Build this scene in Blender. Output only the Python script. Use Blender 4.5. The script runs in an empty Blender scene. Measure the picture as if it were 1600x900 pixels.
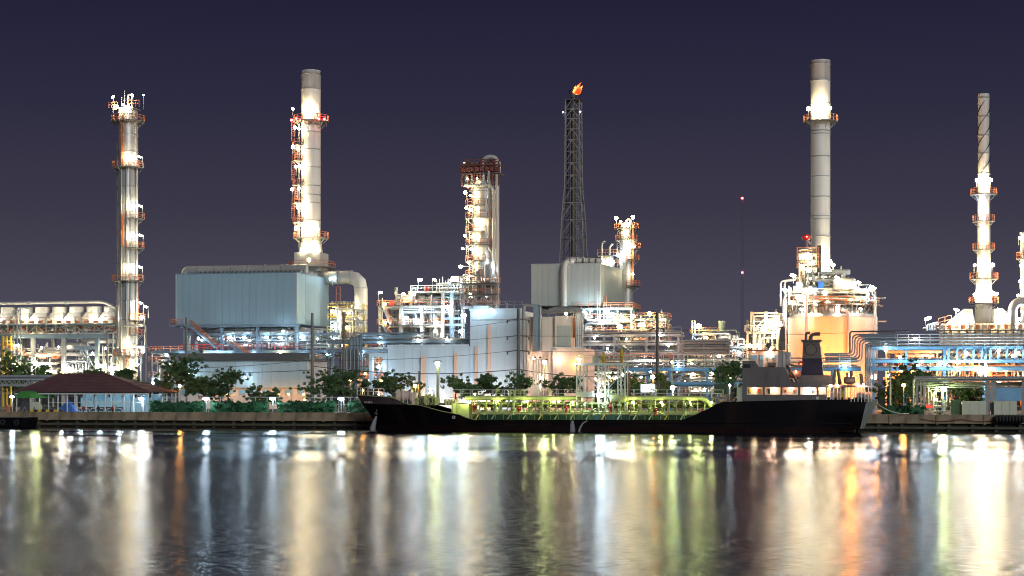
import bpy, math, random
import numpy as np
from mathutils import Vector, Matrix

sc = bpy.context.scene
C = sc.collection
# ------------------------------------------------------------------ camera
F = 2703.0          # focal length in photo pixels (photo 1600 x 900)
CAMH = 6.0          # eye height above the river
HY = 605.0          # horizon row in the photo
cd = bpy.data.cameras.new('camera'); cam = bpy.data.objects.new('camera', cd); C.objects.link(cam)
cam.location = (0, 0, CAMH); cam.rotation_euler = (math.pi / 2, 0, 0)
cd.sensor_width = 36; cd.lens = 36 * F / 1600; cd.shift_y = (HY - 450) / 1600
cd.clip_start = 0.5; cd.clip_end = 20000
sc.camera = cam
# ------------------------------------------------------------------ night sky (city glow low down, navy above)
w = bpy.data.worlds.new('World'); sc.world = w; w.use_nodes = True
nt = w.node_tree; bg = nt.nodes['Background']
tc = nt.nodes.new('ShaderNodeTexCoord'); sx = nt.nodes.new('ShaderNodeSeparateXYZ'); rp = nt.nodes.new('ShaderNodeValToRGB')
nt.links.new(tc.outputs['Generated'], sx.inputs[0]); nt.links.new(sx.outputs['Z'], rp.inputs[0]); nt.links.new(rp.outputs[0], bg.inputs[0])
cr = rp.color_ramp; cr.elements[0].position = 0.0; cr.elements[0].color = (.086, .081, .112, 1)
cr.elements[1].position = 1.0; cr.elements[1].color = (.010, .009, .030, 1)
for p_, c_ in ((.05, (.068, .064, .093, 1)), (.10, (.044, .041, .066, 1)), (.16, (.026, .0245, .050, 1)), (.23, (.0145, .013, .038, 1))):
    e = cr.elements.new(p_); e.color = c_
bg.inputs[1].default_value = 1.0
# ------------------------------------------------------------------ one broad fill lamp added behind the viewer, standing for city glow
sd = bpy.data.lights.new('fill_glow', 'SUN'); so = bpy.data.objects.new('fill_glow', sd); C.objects.link(so)
sd.energy = 1.3; sd.angle = math.radians(25); sd.color = (.93, .97, 1.0)
so.rotation_euler = Vector((-.42, 1.0, -.45)).to_track_quat('-Z', 'Y').to_euler()
vs = sc.view_settings; vs.view_transform = 'Standard'; vs.look = 'None'; vs.exposure = 0; vs.gamma = 1; vs.use_curve_mapping = False
sc.cycles.use_denoising = True; sc.cycles.filter_width = 1.1
sc.cycles.max_bounces = 5; sc.cycles.diffuse_bounces = 2; sc.cycles.glossy_bounces = 3; sc.cycles.transmission_bounces = 3
sc.cycles.sample_clamp_indirect = 4; sc.cycles.caustics_reflective = False; sc.cycles.caustics_refractive = False

# ------------------------------------------------------------------ geometry of the place: everything runs parallel to the river bank
TH = math.atan(.205)
AX = Vector((math.cos(TH), -math.sin(TH), 0)); AW = Vector((math.sin(TH), math.cos(TH), 0))
G = 2.0             # ground level of the bank
R = random.Random(7)
def D(px, off): return (246.1 + off) / (1 + .205 / F * (px - 800))
def PT(px, off):
    Y = D(px, off); return Vector(((px - 800) * Y / F, Y, 0))
def ZP(px, py, off): return CAMH + (HY - py) * D(px, off) / F

# ------------------------------------------------------------------ mesh collector
class MB:
    def __init__(s): s.v = []; s.f = []; s.s = []
    def add(s, vs, fs, sm=False):
        n = len(s.v); s.v += [tuple(a) for a in vs]; s.f += [tuple(i + n for i in f) for f in fs]; s.s += [sm] * len(fs); return s
    def box(s, x0, x1, y0, y1, z0, z1):
        return s.add([(x0,y0,z0),(x1,y0,z0),(x1,y1,z0),(x0,y1,z0),(x0,y0,z1),(x1,y0,z1),(x1,y1,z1),(x0,y1,z1)],
                     [(3,2,1,0),(4,5,6,7),(0,1,5,4),(1,2,6,5),(2,3,7,6),(3,0,4,7)])
    def hexa(s, b, t):   # bottom quad, top quad
        return s.add(list(b) + list(t), [(3,2,1,0),(4,5,6,7),(0,1,5,4),(1,2,6,5),(2,3,7,6),(3,0,4,7)])
    def bar(s, p, q, w, h=None):
        p = Vector(p); q = Vector(q); d = (q - p)
        if d.length < 1e-6: return s
        d.normalize(); up = Vector((0, 0, 1)) if abs(d.z) < .95 else Vector((0, 1, 0))
        a = d.cross(up).normalized(); b = a.cross(d); h = h or w
        a *= w / 2; b *= h / 2
        return s.add([p-a-b, p+a-b, p+a+b, p-a+b, q-a-b, q+a-b, q+a+b, q-a+b],
                     [(3,2,1,0),(4,5,6,7),(0,1,5,4),(1,2,6,5),(2,3,7,6),(3,0,4,7)])
    def tube(s, pts, r, n=7, caps=True):
        pts = [Vector(p) for p in pts]; rr = r if isinstance(r, (list, tuple)) else [r] * len(pts)
        m = len(pts); rings = []; a = None
        for i in range(m):
            d = ((pts[i] - pts[i-1]).normalized() if i else Vector()) + ((pts[i+1] - pts[i]).normalized() if i < m-1 else Vector())
            if d.length < 1e-6: d = Vector((0, 0, 1))
            d.normalize()
            if a is None:
                up = Vector((0, 0, 1)) if abs(d.z) < .9 else Vector((0, 1, 0)); a = d.cross(up).normalized()
            a = (a - d * a.dot(d)).normalized(); b = d.cross(a)
            k = 1.0
            if 0 < i < m-1:
                c = (pts[i]-pts[i-1]).normalized().dot((pts[i+1]-pts[i]).normalized()); k = 1 / max(.5, math.sqrt(max(.01, (1 + c) / 2)))
            rings.append([pts[i] + (a * math.cos(t) + b * math.sin(t)) * rr[i] * (1 + (k - 1) * .5) for t in [2 * math.pi * j / n for j in range(n)]])
        vs = [v for g in rings for v in g]; fs = []
        for i in range(m-1):
            for j in range(n):
                k = (j + 1) % n; fs.append((i*n+j, (i+1)*n+j, (i+1)*n+k, i*n+k))
        s.add(vs, fs, True)
        if caps: s.add(rings[0], [tuple(range(n))]); s.add(rings[-1], [tuple(reversed(range(n)))])
        return s
    def bend(s, pts, r, br, n=8, k=4):   # tube with rounded corners
        pts = [Vector(p) for p in pts]; out = [pts[0]]
        for i in range(1, len(pts)-1):
            a = (pts[i-1]-pts[i]); b = (pts[i+1]-pts[i]); q = min(br, a.length*.48, b.length*.48)
            a = pts[i] + a.normalized()*q; b = pts[i] + b.normalized()*q
            for j in range(k+1):
                t = j / k; out.append(a*(1-t)**2 + pts[i]*2*t*(1-t) + b*t*t)
        out.append(pts[-1]); return s.tube(out, r, n)
    def lathe(s, cx, cy, prof, n=20, sm=True):   # prof: (r, z) from bottom up
        vs = []; fs = []; m = len(prof)
        for r, z in prof:
            for j in range(n):
                t = 2*math.pi*j/n; vs.append((cx + r*math.cos(t), cy + r*math.sin(t), z))
        for i in range(m-1):
            for j in range(n):
                k = (j+1) % n; fs.append((i*n+j, i*n+k, (i+1)*n+k, (i+1)*n+j))
        s.add(vs, fs, sm)
        s.add(vs[:n], [tuple(reversed(range(n)))]); s.add(vs[-n:], [tuple(range(n))]); return s
    def cyl(s, cx, cy, r, z0, z1, n=20, r2=None): return s.lathe(cx, cy, [(r, z0), (r if r2 is None else r2, z1)], n)
    def drum(s, p, q, r, n=14, head=.35):   # horizontal vessel with domed heads
        p = Vector(p); q = Vector(q); d = (q-p).normalized(); h = r*head
        return s.tube([p, p+d*h*.25, p+d*h, q-d*h, q-d*h*.25, q], [r*.45, r*.8, r, r, r*.8, r*.45], n)
    def sector(s, cx, cy, r0, r1, z0, z1, a0, a1, n=10):
        for i in range(n):
            t, u = [math.radians(a0 + (a1-a0)*k/n) for k in (i, i+1)]
            P = lambda r, a, z: (cx + r*math.cos(a), cy + r*math.sin(a), z)
            s.hexa([P(r0,t,z0), P(r1,t,z0), P(r1,u,z0), P(r0,u,z0)], [P(r0,t,z1), P(r1,t,z1), P(r1,u,z1), P(r0,u,z1)])
        return s
    def rail(s, pts, h=1.1, w=.075, step=1.6, mid=True):
        pts = [Vector(p) for p in pts]
        for i in range(len(pts)-1):
            p, q = pts[i], pts[i+1]; L = (q-p).length; n = max(1, int(round(L/step)))
            for j in range(n + (1 if i == len(pts)-2 else 0)):
                a = p.lerp(q, j/n); s.bar(a, a + Vector((0,0,h)), w)
            for hh in ((h, h*.55) if mid else (h,)):
                s.bar(p + Vector((0,0,hh)), q + Vector((0,0,hh)), w)
        return s
    def mesh(s, name, mat=None):
        me = bpy.data.meshes.new(name); me.from_pydata(s.v, [], s.f)
        me.polygons.foreach_set('use_smooth', s.s)
        if mat: me.materials.append(mat)
        return me

# ------------------------------------------------------------------ things and parts
def link(name, data, parent=None, loc=None, rot=None, scale=None):
    o = bpy.data.objects.new(name, data); C.objects.link(o)
    if parent: o.parent = parent
    if loc is not None: o.location = loc
    if rot is not None: o.rotation_euler = rot
    if scale is not None: o.scale = scale
    return o
def tag(o, label, cat, group=None, kind=None):
    if label: o['label'] = label
    if cat: o['category'] = cat
    if group: o['group'] = group
    if kind: o['kind'] = kind
    return o
class T:
    """a thing standing at photo column px on the row `off` metres behind the quay edge; local axes: u along the bank, w inland, z up (world height)"""
    def __init__(s, name, label, cat, px, off, group=None, rot=True, zb=G):
        s.px, s.off = px, off; s.base = PT(px, off); s.rz = -TH if rot else 0; s.zb = zb
        s.ax, s.aw = (AX, AW) if rot else (Vector((1,0,0)), Vector((0,1,0)))
        s.e = tag(link(name, None, None, (s.base.x, s.base.y, zb), (0, 0, s.rz)), label, cat, group); s.e.empty_display_size = .5
    def U(s, px, wd=0):     # u of the point seen at column px, wd metres behind the thing's own row
        q = PT(px, s.off + wd / math.cos(TH)); return (q - s.base).dot(s.ax)
    def Z(s, py, px=None, wd=0): return ZP(s.px if px is None else px, py, s.off + wd / math.cos(TH))
    def m(s, px=None): return D(s.px if px is None else px, s.off) / F     # metres per photo pixel here
    def p(s, name, mb, mat, parent=None, label=None, kind=None):
        o = link(name, mb.mesh(name, mat), parent or s.e, None if parent else (0, 0, -s.zb))
        if label: o['label'] = label
        if kind: o['kind'] = kind
        return o
    def i(s, name, me, loc, rot=None, scale=None, parent=None):
        return link(name, me, parent or s.e, loc if parent else (loc[0], loc[1], loc[2] - s.zb), rot, scale)

# ------------------------------------------------------------------ materials
def nodes(m):
    m.use_nodes = True; n = m.node_tree; return n, n.nodes, n.links, n.nodes['Principled BSDF']
def mat(name, col, rough=.5, metal=0., var=.18, scale=.6, stretch=(1, 1, 1), obj=.12, bump=0., rib=None, stain=None):
    m = bpy.data.materials.new(name); n, N, L, b = nodes(m)
    b.inputs['Roughness'].default_value = rough; b.inputs['Metallic'].default_value = metal
    t = N.new('ShaderNodeTexCoord'); mp = N.new('ShaderNodeMapping'); mp.inputs['Scale'].default_value = stretch
    L.new(t.outputs['Object'], mp.inputs[0])
    nz = N.new('ShaderNodeTexNoise'); nz.inputs['Scale'].default_value = scale; nz.inputs['Detail'].default_value = 5; nz.inputs['Roughness'].default_value = .65
    L.new(mp.outputs[0], nz.inputs['Vector'])
    r = N.new('ShaderNodeMapRange'); r.inputs[1].default_value = .3; r.inputs[2].default_value = .7; r.inputs[3].default_value = 1 - var; r.inputs[4].default_value = 1 + var
    L.new(nz.outputs[0], r.inputs[0])
    oi = N.new('ShaderNodeObjectInfo'); r2 = N.new('ShaderNodeMapRange'); r2.inputs[3].default_value = 1 - obj; r2.inputs[4].default_value = 1 + obj
    L.new(oi.outputs['Random'], r2.inputs[0])
    mu = N.new('ShaderNodeMath'); mu.operation = 'MULTIPLY'; L.new(r.outputs[0], mu.inputs[0]); L.new(r2.outputs[0], mu.inputs[1])
    v = N.new('ShaderNodeVectorMath'); v.operation = 'SCALE'; v.inputs[0].default_value = col[:3]; L.new(mu.outputs[0], v.inputs['Scale'])
    out = v.outputs[0]
    if stain:
        ns = N.new('ShaderNodeTexNoise'); ns.inputs['Scale'].default_value = stain[1]; ns.inputs['Detail'].default_value = 6
        m2 = N.new('ShaderNodeMapping'); m2.inputs['Scale'].default_value = stain[2]; L.new(t.outputs['Object'], m2.inputs[0]); L.new(m2.outputs[0], ns.inputs['Vector'])
        rr = N.new('ShaderNodeMapRange'); rr.inputs[1].default_value = .52; rr.inputs[2].default_value = .72; rr.inputs[4].default_value = stain[3]; L.new(ns.outputs[0], rr.inputs[0])
        mx = N.new('ShaderNodeMix'); mx.data_type = 'RGBA'; L.new(rr.outputs[0], mx.inputs[0]); L.new(out, mx.inputs[6]); mx.inputs[7].default_value = (*stain[0], 1); out = mx.outputs[2]
    L.new(out, b.inputs['Base Color'])
    rv = N.new('ShaderNodeMapRange'); rv.inputs[3].default_value = max(.05, rough - .12); rv.inputs[4].default_value = min(1, rough + .12); L.new(nz.outputs[0], rv.inputs[0]); L.new(rv.outputs[0], b.inputs['Roughness'])
    if bump or rib:
        bp = N.new('ShaderNodeBump'); bp.inputs['Distance'].default_value = bump or .03; bp.inputs['Strength'].default_value = .5
        if rib:
            wv = N.new('ShaderNodeTexWave'); wv.inputs['Scale'].default_value = rib; wv.bands_direction = 'X'; L.new(t.outputs['Object'], wv.inputs['Vector']); L.new(wv.outputs[1], bp.inputs['Height'])
        else: L.new(nz.outputs[0], bp.inputs['Height'])
        L.new(bp.outputs[0], b.inputs['Normal'])
    return m
def emit(name, col, st):
    m = bpy.data.materials.new(name); n, N, L, b = nodes(m)
    b.inputs['Base Color'].default_value = (*col, 1); b.inputs['Emission Color'].default_value = (*col, 1); b.inputs['Emission Strength'].default_value = st
    return m
RUST = (.16, .07, .035)
M = dict(
    clad=mat('aluminium_cladding', (.60, .585, .55), .38, .45, .12, .35, (1, 1, .25), .06, stain=((.42, .36, .27), .5, (1.2, 1.2, .08), .35)),
    shell=mat('painted_shell', (.55, .54, .50), .45, .1, .10, .4, (1, 1, .3), .05, stain=((.45, .38, .28), .6, (1.4, 1.4, .1), .4)),
    stack=mat('pale_stack_paint', (.80, .76, .69), .5, 0, .08, .4, (1, 1, .3), .03, stain=((.5, .43, .34), .6, (1.4, 1.4, .1), .4)),
    pipe=mat('insulated_pipe', (.48, .48, .46), .4, .35, .15, .8, (1, 1, 1), .3),
    pipeg=mat('grey_pipe', (.36, .40, .43), .4, .4, .15, .8, (1, 1, 1), .3),
    steel=mat('galvanised_steel', (.36, .37, .37), .5, .3, .18, 1.2, (1, 1, 1), .18),
    steelw=mat('cream_steel', (.50, .48, .40), .55, 0, .15, 1.0, (1, 1, 1), .12, stain=(RUST, 1.5, (1, 1, .5), .35)),
    lattice=mat('weathered_lattice_steel', (.27, .24, .235), .6, .1, .2, 1.2),
    pipeb=mat('pale_blue_grey_pipe', (.38, .46, .52), .4, .2, .12, .8, (1, 1, 1), .25),
    headred=mat('dull_red_oxide', (.19, .065, .055), .6, .1, .25, 1.5, (1, 1, 1), .25),
    sooty=mat('sooty_stack_paint', (.50, .475, .44), .6, 0, .18, .5, (1, 1, .3), .05, stain=((.22, .19, .16), .6, (1.4, 1.4, .1), .6)),
    dark=mat('dark_steel', (.11, .115, .12), .55, .2, .2, 1.2, (1, 1, 1), .2),
    blue=mat('light_blue_steel', (.17, .40, .66), .5, 0, .12, .8, (1, 1, 1), .1),
    bluegrey=mat('blue_grey_steel', (.24, .33, .40), .5, 0, .14, .8, (1, 1, 1), .12),
    orange=mat('orange_safety_paint', (.62, .22, .11), .5, 0, .15, 2, (1, 1, 1), .15),
    red=mat('red_paint', (.55, .04, .03), .45, 0, .1, 2),
    rail_w=mat('white_rail_paint', (.70, .70, .64), .5, 0, .1, 2),
    yellow=mat('yellow_paint', (.75, .50, .04), .5, 0, .12, 2),
    grate=mat('grating', (.20, .19, .18), .7, .1, .2, 2),
    bluepanel=mat('blue_cladding_panel', (.35, .50, .575), .5, 0, .05, .25, (1, 1, .3), .03, stain=((.20, .24, .25), .5, (1, 1, .12), .25)),
    bluewall=mat('pale_blue_wall_panel', (.50, .66, .72), .6, 0, .06, .25, (1, 1, .4), .04, rib=1.2, stain=((.35, .40, .40), .4, (1, 1, .15), .25)),
    greypanel=mat('grey_green_cladding_panel', (.45, .49, .465), .5, 0, .06, .25, (1, 1, .3), .03, stain=((.28, .28, .25), .4, (1, 1, .12), .3)),
    white=mat('white_rendered_wall', (.60, .71, .77), .7, 0, .06, .2, (1, 1, .4), .03, stain=((.48, .48, .45), .35, (1, 1, .12), .35)),
    pink=mat('blush_rendered_wall', (.74, .66, .60), .7, 0, .06, .2, (1, 1, .4), .03, stain=((.5, .44, .4), .35, (1, 1, .12), .35)),
    tank=mat('cream_tank_paint', (.72, .57, .42), .5, 0, .05, .15, (1, 1, .4), .02, stain=((.55, .47, .36), .3, (1, 1, .1), .4)),
    conc=mat('concrete', (.30, .235, .15), .85, 0, .22, .7, (1, 1, 1), .14, bump=.03, stain=((.12, .10, .07), .8, (1, 1, .3), .7)),
    shadeconc=mat('shaded_wet_concrete', (.075, .07, .045), .6, 0, .3, .8, (1, 1, 2), .2, bump=.03),  # under-deck shade put into the colour of the wet foot
    ground=mat('tarmac_yard', (.07, .068, .065), .9, 0, .25, .08, bump=.02),
    roofred=mat('dark_red_roof_sheet', (.165, .082, .080), .5, .05, .14, .6, (1, 1, 1), .08, bump=.02),
    hull=mat('black_hull_paint', (.0035, .003, .0045), .62, 0, .25, .5, (1, 1, 1), 0, stain=((.022, .011, .008), .5, (.6, 1, .12), .8)),
    boot=mat('dark_red_bottom_paint', (.012, .004, .0035), .6, 0, .3, .6),
    shipgrey=mat('ship_house_grey', (.16, .145, .135), .5, 0, .1, .5, (1, 1, .4), .03, stain=((.09, .06, .04), 1.2, (1, 1, .15), .45)),
    shipcream=mat('ship_cream_paint', (.70, .55, .44), .5, 0, .08, .6),
    shipbrown=mat('forecastle_brown_grey', (.14, .105, .10), .5, 0, .12, .6, stain=((.06, .03, .025), 1.2, (1, 1, .2), .5)),
    deck=mat('green_deck_paint', (.012, .06, .024), .6, 0, .25, 1.0),
    lime=mat('lamp_tinted_deck_gear', (.55, .60, .23), .5, 0, .15, 1.2, (1, 1, 1), .15, stain=((.20, .15, .05), 1.5, (1, 1, .5), .4)),  # yellow-green lamp light put into the colour of the pale gear
    navy=mat('navy_paint', (.025, .022, .045), .45, 0, .15, .8),
    taupe=mat('funnel_taupe', (.14, .12, .10), .5, 0, .1, .8),
    black=mat('black_rubber', (.02, .02, .02), .75, 0, .2, 1.5),
    glassb=mat('lit_blue_glass', (.30, .55, .70), .1, 0, .1, .5),
    glassd=mat('dark_glass', (.03, .04, .06), .08, 0, .1, .5),
    wood=mat('weathered_pole', (.20, .185, .155), .8, 0, .2, 1, (1, 1, .2), .15),
    leaf=mat('leaf_green', (.085, .155, .055), .6, 0, .45, .5, (1, 1, 1), .25),
    leafh=mat('hedge_green', (.020, .092, .034), .6, 0, .45, .8, (1, 1, 1), .2),
    bark=mat('bark', (.07, .055, .04), .85, 0, .3, 3, bump=.02),
    green=mat('green_canvas', (.06, .26, .05), .7, 0, .15, 1),
    greenbox=mat('dull_green_box_paint', (.075, .13, .065), .6, 0, .1, 1),
    tarp=mat('blue_tarpaulin', (.04, .16, .55), .5, 0, .2, 1),
    cabinet=mat('pale_green_cabinet', (.62, .64, .50), .55, 0, .06, .6, (1, 1, 1), .05),
    pilaster_glow=mat('pilaster_glow_tint', (.78, .50, .36), .7, 0, .06, .3),  # orange glow of the uplights put into the pilaster colour
    rope=mat('wire', (.05, .05, .05), .7),
    mot=mat('motor_red_brown', (.35, .10, .06), .5, .1, .2, 2, (1, 1, 1), .3),
)
for k_ in ('hull', 'boot'): M[k_].node_tree.nodes['Principled BSDF'].inputs['Specular IOR Level'].default_value = .12
LC = dict(sodium=(1, .27, .045), warm=(1, .82, .48), cool=(.60, .82, 1), orange=(1, .42, .08), lime=(.84, 1, .36), pink=(1, .62, .42), red=(1, .03, .03), white=(1, .96, .88))
_lm = {}
def lampmesh(c, st):
    k = (c, st)
    if k not in _lm:
        b = MB(); ph = (1 + 5 ** .5) / 2; q = 1 / math.sqrt(1 + ph*ph)
        V = [(-1,ph,0),(1,ph,0),(-1,-ph,0),(1,-ph,0),(0,-1,ph),(0,1,ph),(0,-1,-ph),(0,1,-ph),(ph,0,-1),(ph,0,1),(-ph,0,-1),(-ph,0,1)]
        b.add([(x*q, y*q, z*q) for x, y, z in V], [(0,11,5),(0,5,1),(0,1,7),(0,7,10),(0,10,11),(1,5,9),(5,11,4),(11,10,2),(10,7,6),(7,1,8),(3,9,4),(3,4,2),(3,2,6),(3,6,8),(3,8,9),(4,9,5),(2,4,11),(6,2,10),(8,6,7),(9,8,1)], True)
        _lm[k] = b.mesh('lamp_glass', emit('lamp_%s_%d' % (c, st), LC[c], st))
    return _lm[k]
LS = .72; LR = .82
def lamp(t, p, c='warm', r=.34, st=150, sc_=(1, 1, 1), rot=None, arm=None, parent=None, name='lamp'):
    """lamp head (gives off light) and, if arm is given, the bracket that carries it, from arm to the head"""
    if arm is not None:
        b = MB(); a = Vector(arm); q = Vector(p); k = Vector((a.x, a.y, q.z + .1)) if abs(a.z - q.z) > .5 else a
        b.bar(a, k, .09); b.bar(k, q + Vector((0, 0, .1)), .09) if (k - q).length > .2 else None
        t.p('lamp_bracket', b, M['steel'], parent)
    elif name == 'lamp' and r > .15:
        b = MB(); q = Vector(p); b.bar(q + Vector((0, r*.6, r*.5)), q + Vector((0, 1.5, r*.5)), .08); b.bar(q + Vector((0, 1.5, r*.5)), q + Vector((0, 1.5, -1.3)), .08); t.p('lamp_bracket', b, M['steel'], parent)
    return t.i(name, lampmesh(c, int(st * LS)), p, rot, (r*LR*sc_[0], r*LR*sc_[1], r*LR*sc_[2]), parent)

# ------------------------------------------------------------------ shared builders
def platform(t, z, r0, r1, a0, a1, rail='orange', cx=0, cy=0, th=.14, n=None, ends=True):
    n = n or max(4, int(abs(a1 - a0) / 20))
    o = t.p('platform', MB().sector(cx, cy, r0, r1, z - th, z, a0, a1, n), M['grate'])
    P = lambda a, r: (cx + r*math.cos(math.radians(a)), cy + r*math.sin(math.radians(a)), z)
    pts = [P(a0 + (a1-a0)*k/n, r1 - .08) for k in range(n+1)]
    if ends and abs(a1 - a0) < 359: pts = [P(a0, r0 + .1)] + pts + [P(a1, r0 + .1)]
    t.p('railing', MB().rail(pts, 1.15, .085, 1.4), M[rail], o)
    for k in range(0, n+1, 2):
        a = a0 + (a1-a0)*k/n; t.p('bracket', MB().bar((*P(a, r1 - .2)[:2], z - th), (*P(a, r0)[:2], z - th - (r1 - r0)*.8), .09), M['steel'], o)
    return o
def ladder(t, x, y, z0, z1, mt='orange', cage=True, wd=.5, axis='x'):
    b = MB(); dx, dy = (wd/2, 0) if axis == 'x' else (0, wd/2)
    for k in (-1, 1): b.bar((x + k*dx, y + k*dy, z0), (x + k*dx, y + k*dy, z1), .07)
    z = z0 + .3
    while z < z1: b.bar((x-dx, y-dy, z), (x+dx, y+dy, z), .045); z += .45
    if cage:
        z = z0 + 2.2
        while z < z1:
            q = [(x + .42*math.cos(a)*1.0, y - .1 - .45*abs(math.sin(a)) if axis == 'x' else y + .42*math.sin(a), z) for a in [math.pi*k/4 for k in range(5)]]
            for k in range(4): b.bar(q[k], q[k+1], .05)
            z += 1.1
        for k in (-.3, 0, .3): b.bar((x + k, y - .45, z0 + 2.2), (x + k, y - .45, z1), .045)
    return t.p('ladder', b, M[mt])
def tower(name, label, px, off, rpx, ytop, ybot=None, mt='clad', cat='tower', n=28, prof=None, seams=()):
    t = T(name, label, cat, px, off); s = t.m(); r = rpx * s
    z0 = G if ybot is None else t.Z(ybot)
    pf = [(r, z0), (r, t.Z(ytop))] if prof is None else [(a*s, t.Z(y)) for a, y in prof]
    t.r = r; t.shell = t.p('shell', MB().lathe(0, 0, pf, n), M[mt])
    for y in seams:
        z = t.Z(y); t.p('seam_ring', MB().lathe(0, 0, [(r + .02, z - .09), (r + .10, z - .06), (r + .10, z + .06), (r + .02, z + .09)], n), M['steel'], t.shell)
    return t
def panels(t, name, mt, x0, x1, n, z0, z1, w, th=.12, along='u', gap=.03, parent=None, rows=1):
    """a row of cladding panels, each its own object; along u at depth w, or along w at u = w"""
    pw = (x1 - x0) / n; ph = (z1 - z0) / rows
    me = (MB().box(gap/2, pw - gap/2, 0, th, gap/2, ph - gap/2) if along == 'u' else MB().box(-th, 0, gap/2, pw - gap/2, gap/2, ph - gap/2)).mesh(name, M[mt])
    for j in range(rows):
        for k in range(n):
            dv = R.uniform(-.008, .008)
            t.i(name, me, (x0 + pw*k, w + dv, z0 + j*ph) if along == 'u' else (w + dv, x0 + pw*k, z0 + j*ph), parent=parent)
def frame(t, u0, u1, w0, w1, z0, levels, nu, steel='steel', rail='orange', seed=0, brace=.5, cw=.32, floors=True, rails=True, nw=1):
    rr = random.Random(seed); zt = levels[-1]
    us = [u0 + (u1-u0)*k/nu for k in range(nu+1)]; ws = [w0 + (w1-w0)*k/nw for k in range(nw+1)]
    for a in us:
        for b in ws: t.p('column', MB().box(a-cw/2, a+cw/2, b-cw/2, b+cw/2, z0, zt), M[steel])
    prev = z0
    for k, z in enumerate(levels):
        for b in ws: t.p('beam', MB().box(u0-cw*.7, u1+cw*.7, b-cw*.45, b+cw*.45, z-.42, z-.004), M[steel])
        b_ = MB()
        for a in us: b_.box(a-cw*.4, a+cw*.4, w0+cw*.45, w1-cw*.45, z-.36, z-.01)
        t.p('cross_beam', b_, M[steel])
        if floors and k < len(levels):
            o = t.p('floor_grating', MB().box(u0-.5, u1+.5, w0-.7, w1, z+.004, z+.06), M['grate'])
            if rails: t.p('railing', MB().rail([(u0-.45, w1, z+.06), (u0-.45, w0-.65, z+.06), (u1+.45, w0-.65, z+.06), (u1+.45, w1, z+.06)], 1.1, .085, 1.7), M[rail], o)
        for i in range(nu):
            if rr.random() < brace and z - prev > 1.5:
                q = ((us[i], us[i+1]) if rr.random() < .5 else (us[i+1], us[i]))
                t.p('brace', MB().bar((q[0], w0-.02, prev+.1), (q[1], w0-.02, z-.4), .16), M[steel])
                if rr.random() < .4: t.p('brace', MB().bar((q[1], w0+.16, prev+.1), (q[0], w0+.16, z-.4), .16), M[steel])
        prev = z
def pipes(t, u0, u1, w0, w1, z0, z1, n, seed=0, mats=('pipe', 'pipe', 'pipeg', 'shell'), r=(.07, .26), vert=.5):
    rr = random.Random(seed)
    for k in range(n):
        p = Vector((rr.uniform(u0, u1), rr.uniform(w0, w1), rr.uniform(z0, z1))); pts = [p]; ax = rr.choice('uz') if rr.random() > vert else 'z'
        for j in range(rr.randint(1, 4)):
            q = pts[-1].copy()
            if ax == 'u': q.x = rr.uniform(u0, u1)
            elif ax == 'z': q.z = rr.uniform(z0, z1)
            else: q.y = rr.uniform(w0, w1)
            if (q - pts[-1]).length > .8: pts.append(q)
            ax = rr.choice([c for c in 'uzuzw' if c != ax])
        if len(pts) < 2: continue
        rad = rr.uniform(*r) if rr.random() < .8 else r[1]*1.4
        t.p('pipe', MB().bend(pts, rad, rad*2.2, 7, 3), M[rr.choice(mats)])
def vessel(t, u, wd, z0, z1, r, mt='clad', legs=True, name='vessel', n=20):
    h = r*.45
    o = t.p(name, MB().lathe(u, wd, [(r*.5, z0), (r*.85, z0+h*.35), (r, z0+h), (r, z1-h), (r*.85, z1-h*.35), (r*.5, z1-.02), (.05, z1)], n), M[mt])
    for k in range(1, 4):
        z = z0 + h + (z1-z0-2*h)*k/4; t.p('seam_ring', MB().lathe(u, wd, [(r+.01, z-.06), (r+.06, z), (r+.01, z+.06)], n), M['steel'], o)
    t.p('nozzle', MB().tube([(u, wd, z1-.1), (u, wd, z1+.7)], .16, 7), M['pipe'], o)
    return o
def hdrum(t, p, q, r, mt='clad', name='drum'):
    o = t.p(name, MB().drum(p, q, r), M[mt]); b = MB(); p = Vector(p); q = Vector(q)
    for k in (.2, .8):
        c = p.lerp(q, k); t.p('saddle', MB().box(c.x-.15, c.x+.15, c.y-r*.7, c.y+r*.7, c.z-r*1.25, c.z-r*.6), M['steel'], o)
    t.p('nozzle', MB().tube([p.lerp(q, .5) + Vector((0, 0, r*.9)), p.lerp(q, .5) + Vector((0, 0, r+.6))], .15, 7), M['pipe'], o)
    return o
def stair(t, p, q, wd=.9, steel='bluegrey', rail='orange'):
    p = Vector(p); q = Vector(q); o = MB()
    for k in (0, wd): o.bar(p + Vector((0, k, 0)), q + Vector((0, k, 0)), .1, .32)
    n = max(3, int(abs(q.z-p.z)/.25))
    for k in range(n):
        c = p.lerp(q, (k+.5)/n); o.box(c.x-.14, c.x+.14, c.y+.05, c.y+wd-.05, c.z-.02, c.z+.03)
    s_ = t.p('staircase', o, M[steel]); b = MB()
    for k in (0, wd):
        a, c = p + Vector((0, k, 0)), q + Vector((0, k, 0)); m = max(2, int((c-a).length/1.3))
        for j in range(m+1): e = a.lerp(c, j/m); b.bar(e, e + Vector((0, 0, 1.1)), .08)
        for h in (.6, 1.1): b.bar(a + Vector((0, 0, h)), c + Vector((0, 0, h)), .08)
    t.p('railing', b, M[rail], s_)
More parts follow.
